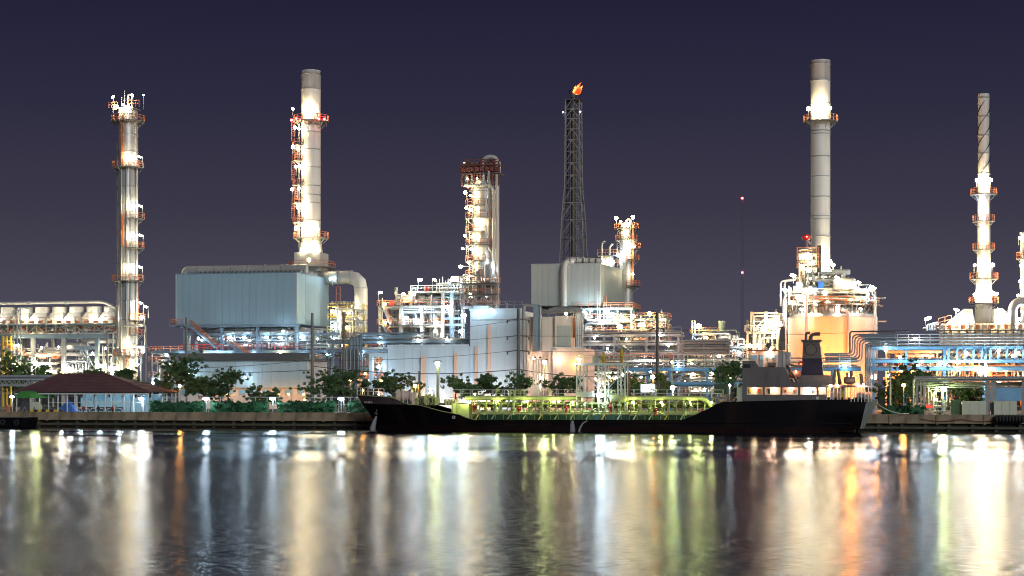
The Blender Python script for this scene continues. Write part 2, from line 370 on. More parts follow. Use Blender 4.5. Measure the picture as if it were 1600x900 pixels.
# =================================================================== SETTING
def sheet(name, pts, z, mt, kind='structure'):
    me = bpy.data.meshes.new(name); me.from_pydata([(x, y, z) for x, y in pts], [], [tuple(range(len(pts)))]); me.materials.append(mt)
    return tag(link(name, me), None, None, kind=kind)
WF, WM, WG, WS, WR = .55, .03, .02, .13, .205   # slopes of fine, middle, long ripples; sideways slope; roughness
def water_material():
    m = bpy.data.materials.new('river_water'); n, N, L, b = nodes(m)
    b.inputs['Base Color'].default_value = (.006, .007, .014, 1); b.inputs['IOR'].default_value = 1.33
    ge = N.new('ShaderNodeNewGeometry'); sp = N.new('ShaderNodeSeparateXYZ'); L.new(ge.outputs['Position'], sp.inputs[0])
    def noise(sc3, det=2.0):
        mp = N.new('ShaderNodeMapping'); mp.inputs['Scale'].default_value = sc3; mp.inputs['Rotation'].default_value = (0, 0, .05); L.new(ge.outputs['Position'], mp.inputs[0])
        z = N.new('ShaderNodeTexNoise'); z.inputs['Scale'].default_value = 1; z.inputs['Detail'].default_value = det; L.new(mp.outputs[0], z.inputs['Vector']); return z.outputs[0]
    def mth(op, a, b=None, c=None):
        k = N.new('ShaderNodeMath'); k.operation = op
        for i, v in enumerate((a, b, c)):
            if v is None: continue
            if isinstance(v, (int, float)): k.inputs[i].default_value = v
            else: L.new(v, k.inputs[i])
        return k.outputs[0]
    # calm water under the far bank, wind-ruffled water nearer the viewer
    edge = mth('MULTIPLY_ADD', noise((.008, .012, 1), 2), 16, sp.outputs['Y'])
    rg = N.new('ShaderNodeMapRange'); rg.interpolation_type = 'SMOOTHSTEP'; rg.inputs[1].default_value = 143; rg.inputs[2].default_value = 160; rg.inputs[3].default_value = 1; rg.inputs[4].default_value = .42
    L.new(edge, rg.inputs[0]); amp = rg.outputs[0]
    fine = mth('SUBTRACT', noise((1.7, 19, 1), 2), .5); mid = mth('SUBTRACT', noise((.012, .8, 1), 2), .5); big = mth('SUBTRACT', noise((.003, .06, 1), 1), .5); side = mth('SUBTRACT', noise((.9, 2.5, 1), 1), .5)
    sl = mth('MULTIPLY_ADD', fine, WF, mth('MULTIPLY_ADD', mid, WM, mth('MULTIPLY', big, WG)))
    # old wash from passing boats under the far bank: long swells whose near faces lean towards the viewer
    sw = N.new('ShaderNodeMapRange'); sw.inputs[1].default_value = .38; sw.inputs[2].default_value = .62; sw.inputs[3].default_value = -.052; sw.inputs[4].default_value = -.018; L.new(noise((.010, .055, 1), 2), sw.inputs[0])
    far = N.new('ShaderNodeMapRange'); far.interpolation_type = 'SMOOTHSTEP'; far.inputs[1].default_value = 143; far.inputs[2].default_value = 156; L.new(edge, far.inputs[0])
    nb_ = N.new('ShaderNodeMapRange'); nb_.interpolation_type = 'SMOOTHSTEP'; nb_.inputs[1].default_value = 185; nb_.inputs[2].default_value = 228; nb_.inputs[3].default_value = 1; nb_.inputs[4].default_value = 2.1; L.new(sp.outputs['Y'], nb_.inputs[0])
    sly = mth('MULTIPLY_ADD', sl, amp, mth('MULTIPLY', mth('MULTIPLY', sw.outputs[0], nb_.outputs[0]), far.outputs[0]))
    cb = N.new('ShaderNodeCombineXYZ'); L.new(mth('MULTIPLY', mth('MULTIPLY', side, WS), mth('MULTIPLY_ADD', far.outputs[0], 1.6, amp)), cb.inputs[0]); L.new(sly, cb.inputs[1]); cb.inputs[2].default_value = 1
    nm = N.new('ShaderNodeVectorMath'); nm.operation = 'NORMALIZE'; L.new(cb.outputs[0], nm.inputs[0]); L.new(nm.outputs[0], b.inputs['Normal'])
    L.new(mth('MULTIPLY', amp, WR), b.inputs['Roughness'])
    return m
def rowpt(px, off): q = PT(px, off); return (q.x, q.y)
def lpt(u, wd):  # point u metres along the quay line from photo column 800, wd inland
    q = PT(800, 0) + AX*u + AW*wd; return (q.x, q.y)
sheet('river_water', [lpt(-3000, -3000), lpt(3000, -3000), lpt(3000, 1.6), lpt(-3000, 1.6)], 0, water_material())
sheet('ground', [lpt(-4000, .9), lpt(4000, .9), lpt(4000, 7000), lpt(-4000, 7000)], G, M['ground'])

# ---- quay wall: coping panels with buttress ribs over a recessed dark wall on piles
t = T('quay_wall', 'long beige concrete quay wall with dark shaded wet foot along the river', 'quay wall', 800, 0)
pw = 6.2; n = 27
me = MB().box(.03, pw-.03, 0, .9, 1.08, 2.3).mesh('coping_panel', M['conc'])
me2 = MB().box(-.16, .16, -.12, .004, .95, 2.24).mesh('buttress', M['conc'])
me3 = MB().box(-.22, .22, .25, .75, -2, 1.07).mesh('pile', M['shadeconc'])
for k in range(n):
    u = -90 + pw*k
    t.i('coping_panel', me, (u, R.uniform(-.03, .03), 0)); t.i('buttress', me2, (u, -.04, 0))
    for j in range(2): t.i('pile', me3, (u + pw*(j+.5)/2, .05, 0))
t.p('recessed_wall', MB().box(-92, 80, .8, 1.4, -2, 1.07), M['shadeconc'])
t.p('fender_beam', MB().box(-92, 80, -.02, .2, .35, .62), M['shadeconc'])

# =================================================================== PLANT, from left to right
# ---- fin-fan cooler bank on columns (far left)
t = T('fan_cooler_bank', 'long raised bank of white fan hoods with orange walkway at far left', 'cooler bank', 90, 85)
s = t.m(); UU = lambda px, wd=0: t.U(px, wd)
zb = t.Z(524)
for px in (-55, 5, 52, 100, 152):
    for wd in (0, 9): t.p('column', MB().box(UU(px)-.38, UU(px)+.38, wd-.38, wd+.38, G, zb-.5), M['bluegrey' if px == 152 else 'steel'])
for wd in (-.4, 9): t.p('beam', MB().box(UU(-70), UU(168), wd-.2, wd+.2, zb-.5, zb+.2), M['bluegrey'])
zw = t.Z(506)
for k, px in enumerate(range(-62, 170, 15)):
    t.p('post', MB().box(UU(px)-.1, UU(px)+.1, -.3, -.1, zb+.2, zw-.15), M['steelw'])
    t.p('brace', MB().bar((UU(px), -.2, zb+.25 if k % 2 else zw-.2), (UU(px+15), -.2, zw-.2 if k % 2 else zb+.25), .15), M['steelw'])
for k, px in enumerate(range(-60, 176, 9)):
    zc = R.uniform(zb+.5, zw-.6); b = MB().drum((UU(px)-.35, R.uniform(.8, 2.5), zc), (UU(px)+.45, 1.6, zc), .33, 9)
    t.p('fan_motor', b, M['mot' if k % 3 else 'steelw'])
pipes(t, UU(-60), UU(180), .3, 6, zb+.3, zw-.3, 22, 5, r=(.06, .16), vert=.2)
o = t.p('walkway', MB().box(UU(-70), UU(180), -1.6, 10, zw-.15, zw), M['bluegrey'])
t.p('railing', MB().rail([(UU(-70), -1.5, zw), (UU(180), -1.5, zw), (UU(180), 3, zw)], 1.3, .10, 1.3), M['orange'], o)
for k in range(17): t.p('kick_panel', MB().box(UU(-66+k*14.4)+.1, UU(-66+k*14.4)+1.2, -1.42, -1.36, zw+.1, zw+.55), M['orange'], o)
z1, z2 = t.Z(498), t.Z(479)
t.p('bundle_box', MB().box(UU(-66), UU(176), .1, 9, zw+.05, z1-.05), M['steelw'])
for k in range(9):
    c = UU(-50 + k*27); a = 1.74; e = 1.3
    t.p('fan_hood', MB().hexa([(c-a, .2, z1), (c+a, .2, z1), (c+a, 4.6, z1), (c-a, 4.6, z1)], [(c-e, 1.2, z1+1.3), (c+e, 1.2, z1+1.3), (c+e, 3.4, z1+1.3), (c-e, 3.4, z1+1.3)]), M['shell'])
    t.p('fan_ring', MB().cyl(c, 2.4, 1.5, z1+1.25, z2, 18), M['shell'])
    if k % 2: lamp(t, (c + .9, -.7, z1 + .3), 'warm', .32, 330, (1.4, 1, .8), arm=(c + .9, -1.5, zw + 1))
    else: lamp(t, (c - .9, -.6, z1 + .1), 'white', .3, 260)
for px in (28, 34, 39): t.p('riser_pipe', MB().bend([(UU(px), -1.9, t.Z(560)), (UU(px), -1.9, t.Z(481 if px > 30 else 485)), (UU(px), 2, t.Z(481 if px > 30 else 485))], .16, .4), M['pipeg'])
t.p('header_pipe', MB().bend([(UU(-70), 1, t.Z(473)), (UU(160), 1, t.Z(472)), (UU(178), 1, t.Z(482))], .30, 1.4, 12), M['shell'])
for px in (-40, 42, 100): t.p('pipe_clamp', MB().box(UU(px)-.3, UU(px)+.3, .5, 1.5, t.Z(475), t.Z(470)), M['steel'])
# lower storey: pipework, exchangers and lamps
zf = t.Z(556)
pipes(t, UU(-60), UU(178), -.6, 7, G+2.0, zb-.8, 60, 11, r=(.08, .30))
for a, c, y, r_ in ((95, 130, 541, .8), (60, 92, 548, .6), (120, 172, 533, .45), (15, 45, 575, .9), (70, 110, 580, 1.0), (125, 165, 577, 1.1), (-30, 10, 560, .9)):
    hdrum(t, (UU(a), 2.5, t.Z(y)), (UU(c), 2.5, t.Z(y)), r_, 'clad', 'heat_exchanger')
t.p('beam', MB().box(UU(-70), UU(175), -.1, .25, zf, zf+.35), M['steelw'])
t.p('beam', MB().box(UU(118), UU(152), -.6, -.15, t.Z(541), t.Z(546)), M['bluegrey'])
for k in range(2): t.p('brace', MB().bar((UU(128+k*5), -.5, t.Z(546)), (UU(143+k*5), -.5, t.Z(574)), .2), M['bluegrey'])
stair(t, (UU(12), -1.2, t.Z(543)), (UU(46), -1.2, t.Z(562)))
for k in range(3): t.p('yellow_post', MB().box(UU(8+k*6)-.14, UU(8+k*6)+.14, -.9, -.6, G, t.Z(525)), M['yellow'])
for k, px in enumerate((62, 68, 82, 90)): t.p('control_box', MB().box(UU(px)-.4, UU(px)+.4, .2, .8, t.Z(560), t.Z(552)), M['orange'])
for px, py, c, r_ in ((33, 540, 'warm', .5), (70, 543, 'warm', .26), (92, 542, 'white', .22), (62, 572, 'white', .5), (78, 582, 'warm', .5), (110, 575, 'white', .45), (128, 580, 'white', .5), (160, 572, 'warm', .5), (178, 577, 'white', .55), (20, 572, 'warm', .4), (-10, 560, 'warm', .4), (145, 552, 'white', .25), (165, 545, 'warm', .25), (100, 590, 'warm', .5)):
    lamp(t, (UU(px), R.uniform(-1.6, .2), t.Z(py)), c, r_, 330)

# ---- tall clad column at left
t = tower('distillation_column', 'tall slim silver column with orange side landings, leftmost of the towers', 200, 82, 15.5, 176, seams=(212, 238, 292, 318, 362, 412, 470, 500, 545), cat='column')
r = t.r; Z = t.Z
t.p('head', MB().lathe(0, 0, [(r, Z(176)), (r*.9, Z(171)), (r*.5, Z(167)), (.1, Z(165))], 24), M['clad'])
for y, a0, a1, w_ in ((190, -180, 180, 1.35), (262, 170, 400, 1.2), (342, -70, 60, 1.3), (388, -70, 60, 1.3), (439, 170, 400, 1.2), (500, -60, 60, 1.5), (524, -60, 60, 1.7), (556, -200, 20, 1.0)):
    platform(t, Z(y), r + .02, r + w_, a0, a1)
o = t.p('top_frame', MB().box(-1.9, 1.9, -1.9, 1.9, Z(170)-.2, Z(170)), M['grate'])
t.p('railing', MB().rail([(-3.2, -1.9, Z(170)), (-1.4, -1.9, Z(170))], 1.1, .09, .7), M['orange'], o); t.p('railing', MB().rail([(1.0, -1.9, Z(170)), (3.2, -1.9, Z(170))], 1.3, .1, .7), M['orange'], o)
t.p('overhead_pipe', MB().bend([(0, 0, Z(168)), (0, 0, Z(148)), (.9, 0, Z(148)), (.9, 0, Z(166))], .22, .5), M['shell'])
for dx, y in ((-.6, 142), (.3, 150), (1.1, 146), (-1.2, 152)): t.p('vent_pipe', MB().tube([(dx, -.3, Z(170)), (dx, -.3, Z(y))], .10), M['pipe'])
ladder(t, -.2, -r - .25, Z(258), Z(186)); ladder(t, -.2, -r - .25, Z(388), Z(336)); ladder(t, r + .3, -.5, Z(524), Z(440), cage=False); ladder(t, .9, -r-.3, Z(590), Z(555), 'orange')
t.p('ladder_panel', MB().box(-.35, .05, -r-.34, -r-.24, Z(258), Z(186)), M['orange'])
t.p('ladder_panel', MB().box(-.35, .05, -r-.34, -r-.24, Z(386), Z(336)), M['orange'])
for dx in (-.5, .55, 1.2): t.p('downcomer_pipe', MB().tube([(dx, -r-.08 if abs(dx) < 1 else -r*.85, Z(258)), (dx, -r-.08 if abs(dx) < 1 else -r*.85, Z(560))], .13), M['pipeg'])
t.p('side_pipe', MB().bend([(t.U(184), -.2, G), (t.U(184), -.2, Z(222)), (-r, -.2, Z(222))], .2, .5), M['pipe'])
t.p('side_pipe', MB().bend([(r+.15, -.6, G), (r+.15, -.6, Z(262)), (r-.4, -.6, Z(262))], .22, .5), M['shell'])
t.p('manhole', MB().tube([(-.3, -r-.18, Z(446)), (-.3, -r+.1, Z(446))], .5, 16), M['grate'])
for px, py, c, r_ in ((184, 154, 'white', .36), (214, 152, 'white', .30), (189, 170, 'warm', .5), (208, 170, 'warm', .5), (199, 166, 'white', .3)):
    lamp(t, (t.U(px), -2.2, Z(py)), c, r_, 190, (1.3, 1, .7), (0, .5 if px > 195 else -.5, 0), arm=(t.U(px), -2.2, Z(188)) if py < 160 else None)
lamp(t, (t.U(226), -.5, Z(150)), 'cool', .16, 200, arm=(t.U(226), -.5, Z(172)))
for py, px2 in ((247, 222), (323, 222), (369, 223), (418, 222)):
    lamp(t, (t.U(px2), -1.2, Z(py)), 'white', .34, 190, (1.5, 1, .6), (0, .6, 0), arm=(t.U(px2+4), -1.0, Z(py+18)))
for px, py in ((206, 248), (207, 420), (211, 322), (212, 370), (205, 537), (212, 540)): lamp(t, (t.U(px), -r-.9, Z(py)), 'warm', .42, 200)
for px, py in ((223, 474), (231, 480)): lamp(t, (t.U(px), -1, Z(py)), 'white', .32, 180, (1.5, 1, .6), (0, .7, 0), arm=(t.U(px+4), -1, Z(py+18)))
for px, py, c, r_ in ((229, 497, 'warm', .5), (231, 549, 'cool', .45), (212, 580, 'warm', .55), (190, 575, 'warm', .45), (222, 570, 'warm', .4)): lamp(t, (t.U(px), -2.4, Z(py)), c, r_, 190)
pipes(t, t.U(172), t.U(236), -2.6, 1.5, G+1, Z(505), 20, 21, r=(.07, .22))
for px in (176, 236): t.p('support_post', MB().box(t.U(px)-.15, t.U(px)+.15, -2.6, -2.3, G, Z(520)), M['steel'])

# ---- blue clad boiler house on steel legs
t = T('boiler_house', 'large pale blue clad box building raised on blue steel legs', 'building', 464, 76)
c0 = 0.0; uL = t.U(275); dep = 20.0
zt, zb = t.Z(426), t.Z(506)
t.p('core', MB().box(uL + .15, -.15, .15, dep - .15, zb + .02, zt - .05), M['bluepanel'])
panels(t, 'cladding_panel', 'bluepanel', uL, 0, 18, zb, zt, 0)
panels(t, 'cladding_panel', 'bluepanel', .12, dep, 12, zb, zt, .02, along='w')
t.p('corner_flashing', MB().box(-.14, .06, -.06, .16, zb, zt+.05), M['rail_w'])
t.p('corner_flashing', MB().box(uL-.06, uL+.12, -.05, .12, zb, zt+.05), M['rail_w'])
t.p('roof_edge', MB().box(uL-.08, .08, -.08, dep, zt+.004, zt+.14), M['bluegrey'])
t.p('bottom_beam', MB().box(uL-.3, .5, -.1, .3, zb-.5, zb-.02), M['bluegrey'])
rp_ = 7.0*t.m(); zp = t.Z(419)
t.p('roof_duct', MB().bend([(t.U(290, 2), 2, zt-.5), (t.U(290, 2), 2, zp), (t.U(480, 2), 2, zp)], rp_, 2.2, 14, 6), M['clad'])
for k in range(7): t.p('duct_flange', MB().tube([(t.U(310+k*26, 2), 2, zp), (t.U(310+k*26, 2)+.12, 2, zp)], rp_+.09, 14), M['steel'])
for k in range(24): t.p('duct_prop', MB().bar((t.U(312+k*7, .6), .6, zt+.1), (t.U(314+k*7, 1.2), 1.4, zp-.25), .16), M['dark'])
# under-storey
zd = t.Z(547); zm = t.Z(522)
for px in (287, 345, 401, 462):
    for wd in (.6, 16): t.p('column', MB().box(t.U(px)-.26, t.U(px)+.26, wd-.26, wd+.26, G, zb-.5), M['bluegrey'])
t.p('column', MB().box(t.U(512, 14)-.25, t.U(512, 14)+.25, 13.7, 14.2, G, zb-.5), M['bluegrey'])
for k in range(11): t.p('hopper', MB().hexa([(t.U(300+k*15)+.3, 3.4, zm+.2), (t.U(300+k*15)+1.3, 3.4, zm+.2), (t.U(300+k*15)+1.3, 5.4, zm+.2), (t.U(300+k*15)+.3, 5.4, zm+.2)], [(t.U(300+k*15)-.05, 2.6, zb-.52), (t.U(300+k*15)+1.7, 2.6, zb-.52), (t.U(300+k*15)+1.7, 8, zb-.52), (t.U(300+k*15)-.05, 8, zb-.52)]), M['clad' if k % 3 else 'dark'])
t.p('beam', MB().box(t.U(290), t.U(530), .3, .6, zm-.15, zm+.2), M['bluegrey'])
o = t.p('deck', MB().box(t.U(240), t.U(535), -.6, 13, zd-.5, zd), M['bluegrey'])
t.p('railing', MB().rail([(t.U(282), -.5, zd), (t.U(470), -.5, zd)], 1.15, .09, 1.3), M['red'], o)
t.p('railing', MB().rail([(t.U(470), -.5, zd), (t.U(533), -.5, zd)], 1.15, .08, 1.3), M['rail_w'], o)
zt2 = t.Z(561)
for k, px in enumerate(range(245, 530, 28)):
    t.p('brace', MB().bar((t.U(px), -.2, zt2 if k % 2 else zd-.5), (t.U(px+28), -.2, zd-.5 if k % 2 else zt2), .2), M['rail_w' if k < 3 else 'bluegrey'])
for px in (346, 400, 458, 496): t.p('post', MB().box(t.U(px)-.35, t.U(px)+.35, -.3, .3, G, zd-.5), M['blue'])
for k in range(6): t.p('brace', MB().bar((t.U(300+k*28), .4, zd+.1), (t.U(312+k*28), .4, zb-.6), .13), M['steel'])
stair(t, (t.U(300), -1.2, t.Z(508)), (t.U(340), -1.2, t.Z(543))); stair(t, (t.U(356), -1.6, t.Z(533)), (t.U(398), -1.6, t.Z(562))); stair(t, (t.U(378), -2.2, t.Z(560)), (t.U(354), -2.2, t.Z(583)))
o = t.p('side_landing', MB().box(uL-.9, uL+2.2, -1.4, 3, zb-.3, zb-.12), M['bluegrey']); t.p('railing', MB().rail([(uL-.8, 2.5, zb-.12), (uL-.8, -1.3, zb-.12), (uL+2, -1.3, zb-.12)], 1.15, .09, 1.2), M['orange'], o)
for px in (289, 300): t.p('vent_stack', MB().tube([(t.U(px), 2, zd), (t.U(px), 2, t.Z(512))], .38, 10), M['clad'])
pipes(t, t.U(300), t.U(530), .8, 9, zd+.3, zb-.8, 75, 31, r=(.07, .22))
hdrum(t, (t.U(420), 1.5, t.Z(539)), (t.U(450), 1.5, t.Z(539)), .55); hdrum(t, (t.U(366), 1.5, t.Z(540)), (t.U(390), 1.5, t.Z(540)), .5)
pipes(t, t.U(240), t.U(530), 0, 5, zt2+.2, zd-.7, 16, 32, r=(.1, .22), vert=.1)
for k, px in enumerate((358, 381, 415, 437, 471)): lamp(t, (t.U(px), .2, t.Z(527)), 'cool', .36, 130, (1.5, 1, .7))
for px, py, c, r_, st in ((342, 563, 'cool', .62, 260), (443, 551, 'warm', .30, 150), (447, 518, 'cool', .3, 150), (394, 532, 'cool', .25, 120), (320, 531, 'cool', .25, 120), (500, 530, 'cool', .25, 120)):
    lamp(t, (t.U(px), -1.6, t.Z(py)), c, r_, st, (1.3, 1, .8))
for k in range(5): lamp(t, (t.U(310 + k*36, 6), 6, t.Z(527)), 'cool', .3, 240)
for k in range(7): lamp(t, (t.U(285 + k*38), -.9, t.Z(554)), ('cool', 'warm', 'cool')[k % 3], .2, 160)

# ---- pale blue warehouse below it
t = T('warehouse', 'low pale blue warehouse with orange lit ground floor below the boiler house', 'building', 480, 62)
zt, zb = t.Z(563), t.Z(606)
uL = t.U(272); dep = 12
t.p('core', MB().box(uL+.15, -.15, .15, dep-.15, zb, zt-.02), M['bluewall'])
panels(t, 'wall_panel', 'bluewall', uL, 0, 15, zb, zt, 0)
panels(t, 'wall_panel', 'pink', .1, dep, 7, G+.1, zt-.02, .02, along='w')
t.p('roof', MB().hexa([(uL-.4, -.5, zt+.004), (.5, -.5, zt+.004), (.5, dep, zt+.004), (uL-.4, dep, zt+.004)], [(uL+.4, 2.5, zt+1.4), (-.4, 2.5, zt+1.4), (-.4, dep-1, zt+1.4), (uL+.4, dep-1, zt+1.4)]), M['dark'])
t.p('ground_floor_wall', MB().box(uL, 0, .5, 1, G, zb-.004), M['pink'])
for k in range(11):
    u = uL + 1.2 + k*2.25; o = t.p('window', MB().box(u, u+1.5, .38, .49, zb-1.35, zb-.25), M['rail_w']); t.p('pane', MB().box(u+.1, u+1.4, .34, .376, zb-1.25, zb-.35), M['glassb'], o)
for px in (430, 405, 455, 478, 360, 330): lamp(t, (t.U(px), -1.4, t.Z(616)), 'orange', .24, 120)
lamp(t, (t.U(388), -1.5, t.Z(590)), 'cool', .3, 130, arm=(t.U(388), -.1, t.Z(590)))
lamp(t, (t.U(300), -1.5, t.Z(585)), 'cool', .3, 130, arm=(t.U(300), -.1, t.Z(585)))

# ---- flue stack behind the boiler house
t = tower('flue_stack', 'tall grey stack with red lit ring platform behind the blue box building', 486, 98, 15, 111, mt='stack', cat='chimney', seams=(117, 140, 196, 207, 234, 262, 291, 305, 318, 345), prof=[(22, 470), (21, 425), (18, 392), (15, 372), (15, 113), (15, 111)])
r = t.r; Z = t.Z
t.p('flue_lining', MB().cyl(0, 0, r*.86, Z(111)-.02, Z(111)+.05, 24), M['black'])
t.p('sooty_top_section', MB().lathe(0, 0, [(r+.012, Z(139)), (r+.012, Z(112))], 28), M['sooty'])
for k in range(3): t.p('lifting_lug', MB().box(-r-.2+k*r, -r+.12+k*r, -.2, .2, Z(114)-.4, Z(114)), M['dark'])
for y, a0, a1, w_ in ((190, -180, 180, 1.7), (372, -180, 180, 1.7), (228, 150, 240, 1.8), (252, 150, 230, 2.0), (290, 150, 240, 1.8), (318, 150, 230, 2.0), (348, 150, 240, 1.8), (418, -180, 180, 3.0)):
    platform(t, Z(y), r+.02, r + w_, a0, a1)
for k in range(6): ladder(t, -r-.9 - (k % 2)*.7, -.9, Z(372 - k*30), Z(342 - k*30), 'orange', False)
t.p('cable_tray', MB().box(-r-.5, -r-.32, -.6, -.3, Z(420), Z(190)), M['steel'])
for px in (460, 511): lamp(t, (t.U(px), -1.8, Z(189)), 'red', .32, 90)
for px, py in ((470, 188), (476, 190), (505, 190)): lamp(t, (t.U(px), -r-.9, Z(py)), 'red', .26, 90)
for px in (470, 502): lamp(t, (t.U(px), -r-1.6, Z(358)), 'red', .12, 50)
for px, py, r_ in ((463, 172, .34), (487, 176, .62), (501, 175, .28), (466, 201, .36), (474, 204, .3), (463, 231, .42), (472, 234, .3), (468, 262, .38), (476, 262, .36), (462, 297, .34), (474, 297, .3), (471, 325, .42), (478, 322, .4), (468, 358, .45), (484, 360, .62), (501, 359, .34), (480, 393, .62), (500, 394, .6), (490, 408, .4)):
    lamp(t, (t.U(px), -r - (.9 if abs(px-486) < 15 else .2), Z(py)), 'warm', r_, 200, (1, 1, 1.2), arm=(t.U(px), -r-.2, Z(py+14)) if abs(px-486) > 14 else None)
t.p('fan_housing', MB().box(-2.6, 2.9, -3.0, 2.5, Z(425), Z(396)), M['shell'])
# ---- duct that bends down beside the blue box
t = T('elbow_duct', 'fat cream elbow duct bending down beside the blue box building', 'duct', 564, 92)
rd = 10.5*t.m()
t.p('duct', MB().bend([(t.U(500, 6), 6, t.Z(432)), (t.U(522), 0, t.Z(433)), (t.U(564), 0, t.Z(433)), (t.U(564), 0, G)], rd, 2.6, 18, 3), M['shell'])
for px in (529, 549): t.p('flange', MB().tube([(t.U(px), 0, t.Z(433)), (t.U(px)+.14, 0, t.Z(433))], rd+.14, 18), M['steel'])
for y in (450, 478, 505): t.p('flange', MB().lathe(t.U(564), 0, [(rd, t.Z(y)-.07), (rd+.12, t.Z(y)), (rd, t.Z(y)+.07)], 18), M['steel'])
lamp(t, (t.U(556), -2.4, t.Z(477)), 'warm', .42, 180); lamp(t, (t.U(520), -1.6, t.Z(436)), 'cool', .3, 120); lamp(t, (t.U(559), -2.6, t.Z(498)), 'warm', .3, 150)

# ---- yellow lit valve tower beside the duct
t = T('valve_tower', 'crowded yellow lit pipe tower between blue box building and elbow duct', 'process tower', 537, 80)
frame(t, t.U(517), t.U(556), 0, 6, G, [t.Z(545), t.Z(520), t.Z(500), t.Z(484)], 2, 'steelw', 'yellow', 3, .4, .25)
pipes(t, t.U(515), t.U(558), -.8, 5, t.Z(560), t.Z(478), 48, 33, r=(.06, .2))
for k in range(8): t.p('safety_valve', MB().lathe(t.U(518+k*4.7), .5, [(.12, t.Z(484)), (.12, t.Z(478)), (.3, t.Z(477)), (.3, t.Z(471)), (.1, t.Z(470))], 9), M['pipe'])
t.p('ladder_tower', MB().rail([(t.U(518), 3, t.Z(470)), (t.U(524), 3, t.Z(470))], (t.Z(446) - t.Z(470)), .12, .8), M['orange'])
for px, py, c in ((533, 498, 'warm'), (522, 487, 'warm'), (547, 490, 'warm'), (525, 530, 'cool'), (545, 512, 'warm'), (538, 540, 'orange'), (522, 510, 'cool')): lamp(t, (t.U(px), -1.2, t.Z(py)), c, .34, 150)

# ---- grey pipe bridge with hanging loops
def pipe_rack(name, label, px0, px1, off, ylev, cols, steel, seed, npipe, wd=5, yb=None, rail=None, r=(.10, .24), mats=('pipe', 'pipeg', 'pipe', 'shell'), railh=None, light=None):
    t = T(name, label, 'pipe rack', (px0+px1)/2, off); rr = random.Random(seed)
    for px in cols:
        for w_ in (0, wd): t.p('column', MB().box(t.U(px)-.2, t.U(px)+.2, w_-.2, w_+.2, G, t.Z(ylev[0])+.02), M[steel])
    for y in ylev:
        z = t.Z(y)
        for w_ in (-.15, wd): t.p('beam', MB().box(t.U(px0), t.U(px1), w_-.14, w_+.14, z-.5, z-.02), M[steel])
        b = MB(); u = t.U(px0) + .3
        while u < t.U(px1): b.box(u-.1, u+.1, .02, wd-.16, z-.4, z-.03); u += 3.2
        t.p('cross_beam', b, M[steel])
        ww = .25
        for k in range(npipe):
            rad = rr.uniform(*r); 
            t.p('pipe', MB().tube([(t.U(px0)+.05, ww, z+rad), (t.U(px1)-.05, ww, z+rad)], rad, 8), M[rr.choice(mats)]); ww += rad*2 + .12
            if ww > wd-.3: break
        if rail and y == ylev[0]:
            t.p('railing', MB().rail([(t.U(px0), -.25, z), (t.U(px1), -.25, z)], railh or 1.3, .085, 1.7), M[rail])
    return t
t = pipe_rack('pipe_rack', 'blue grey pipe rack running behind the low white building', 512, 742, 70, (532, 546), (520, 556, 600, 660, 738), 'bluegrey', 5, 9, rail='steel')
rr = random.Random(4)
for k in range(9):
    t.p('dropping_pipe', MB().bend([(t.U(640+k*3), -.7-.1*k, t.Z(528-k*.9)), (t.U(548+k*2.6), -.7-.1*k, t.Z(528-k*.9)), (t.U(548+k*2.6), -.7-.1*k, t.Z(590)), ], .15, .6, 7), M['pipeg' if k % 2 else 'bluegrey'])
for k in range(5):
    t.p('pipe_loop', MB().bend([(t.U(540+k*3), -1.7, t.Z(545)), (t.U(540+k*3), -1.7, t.Z(578+k*2)), (t.U(552+k*3), -1.7, t.Z(578+k*2)), (t.U(552+k*3), -1.7, t.Z(545))], .13, .8, 7, 5), M['dark' if k % 2 else 'pipeg'])
pipes(t, t.U(545), t.U(605), -.4, 4, G+1, t.Z(548), 22, 44, r=(.06, .16))
for px, py, c in ((596, 526, 'cool'), (595, 536, 'cool'), (566, 552, 'cool'), (594, 573, 'cool'), (700, 530, 'white'), (655, 531, 'white')): lamp(t, (t.U(px), -.9, t.Z(py)), c, .25, 130)
t = T('portal_frame', 'white portal frame with orange landings at the low white building corner', 'steel frame', 592, 60)
for px in (580, 602): t.p('column', MB().box(t.U(px)-.35, t.U(px)+.35, -.3, .3, G, t.Z(553)), M['white'])
t.p('beam', MB().box(t.U(577), t.U(605), -.32, .32, t.Z(558), t.Z(552)), M['white'])
for y in (572, 590):
    o = t.p('landing', MB().box(t.U(562), t.U(600), .5, 2.5, t.Z(y)-.2, t.Z(y)), M['grate']); t.p('railing', MB().rail([(t.U(562), .6, t.Z(y)), (t.U(600), .6, t.Z(y))], 1.1, .09, 1.2), M['orange'], o)
t.p('brace', MB().bar((t.U(568), -.1, t.Z(573)), (t.U(582), -.1, t.Z(592)), .16), M['bluegrey']); t.p('brace', MB().bar((t.U(600), .2, t.Z(560)), (t.U(588), .2, t.Z(590)), .14), M['blue'])
lamp(t, (t.U(593), -.5, t.Z(573)), 'cool', .4, 170); lamp(t, (t.U(570), .2, t.Z(584)), 'orange', .25, 110)

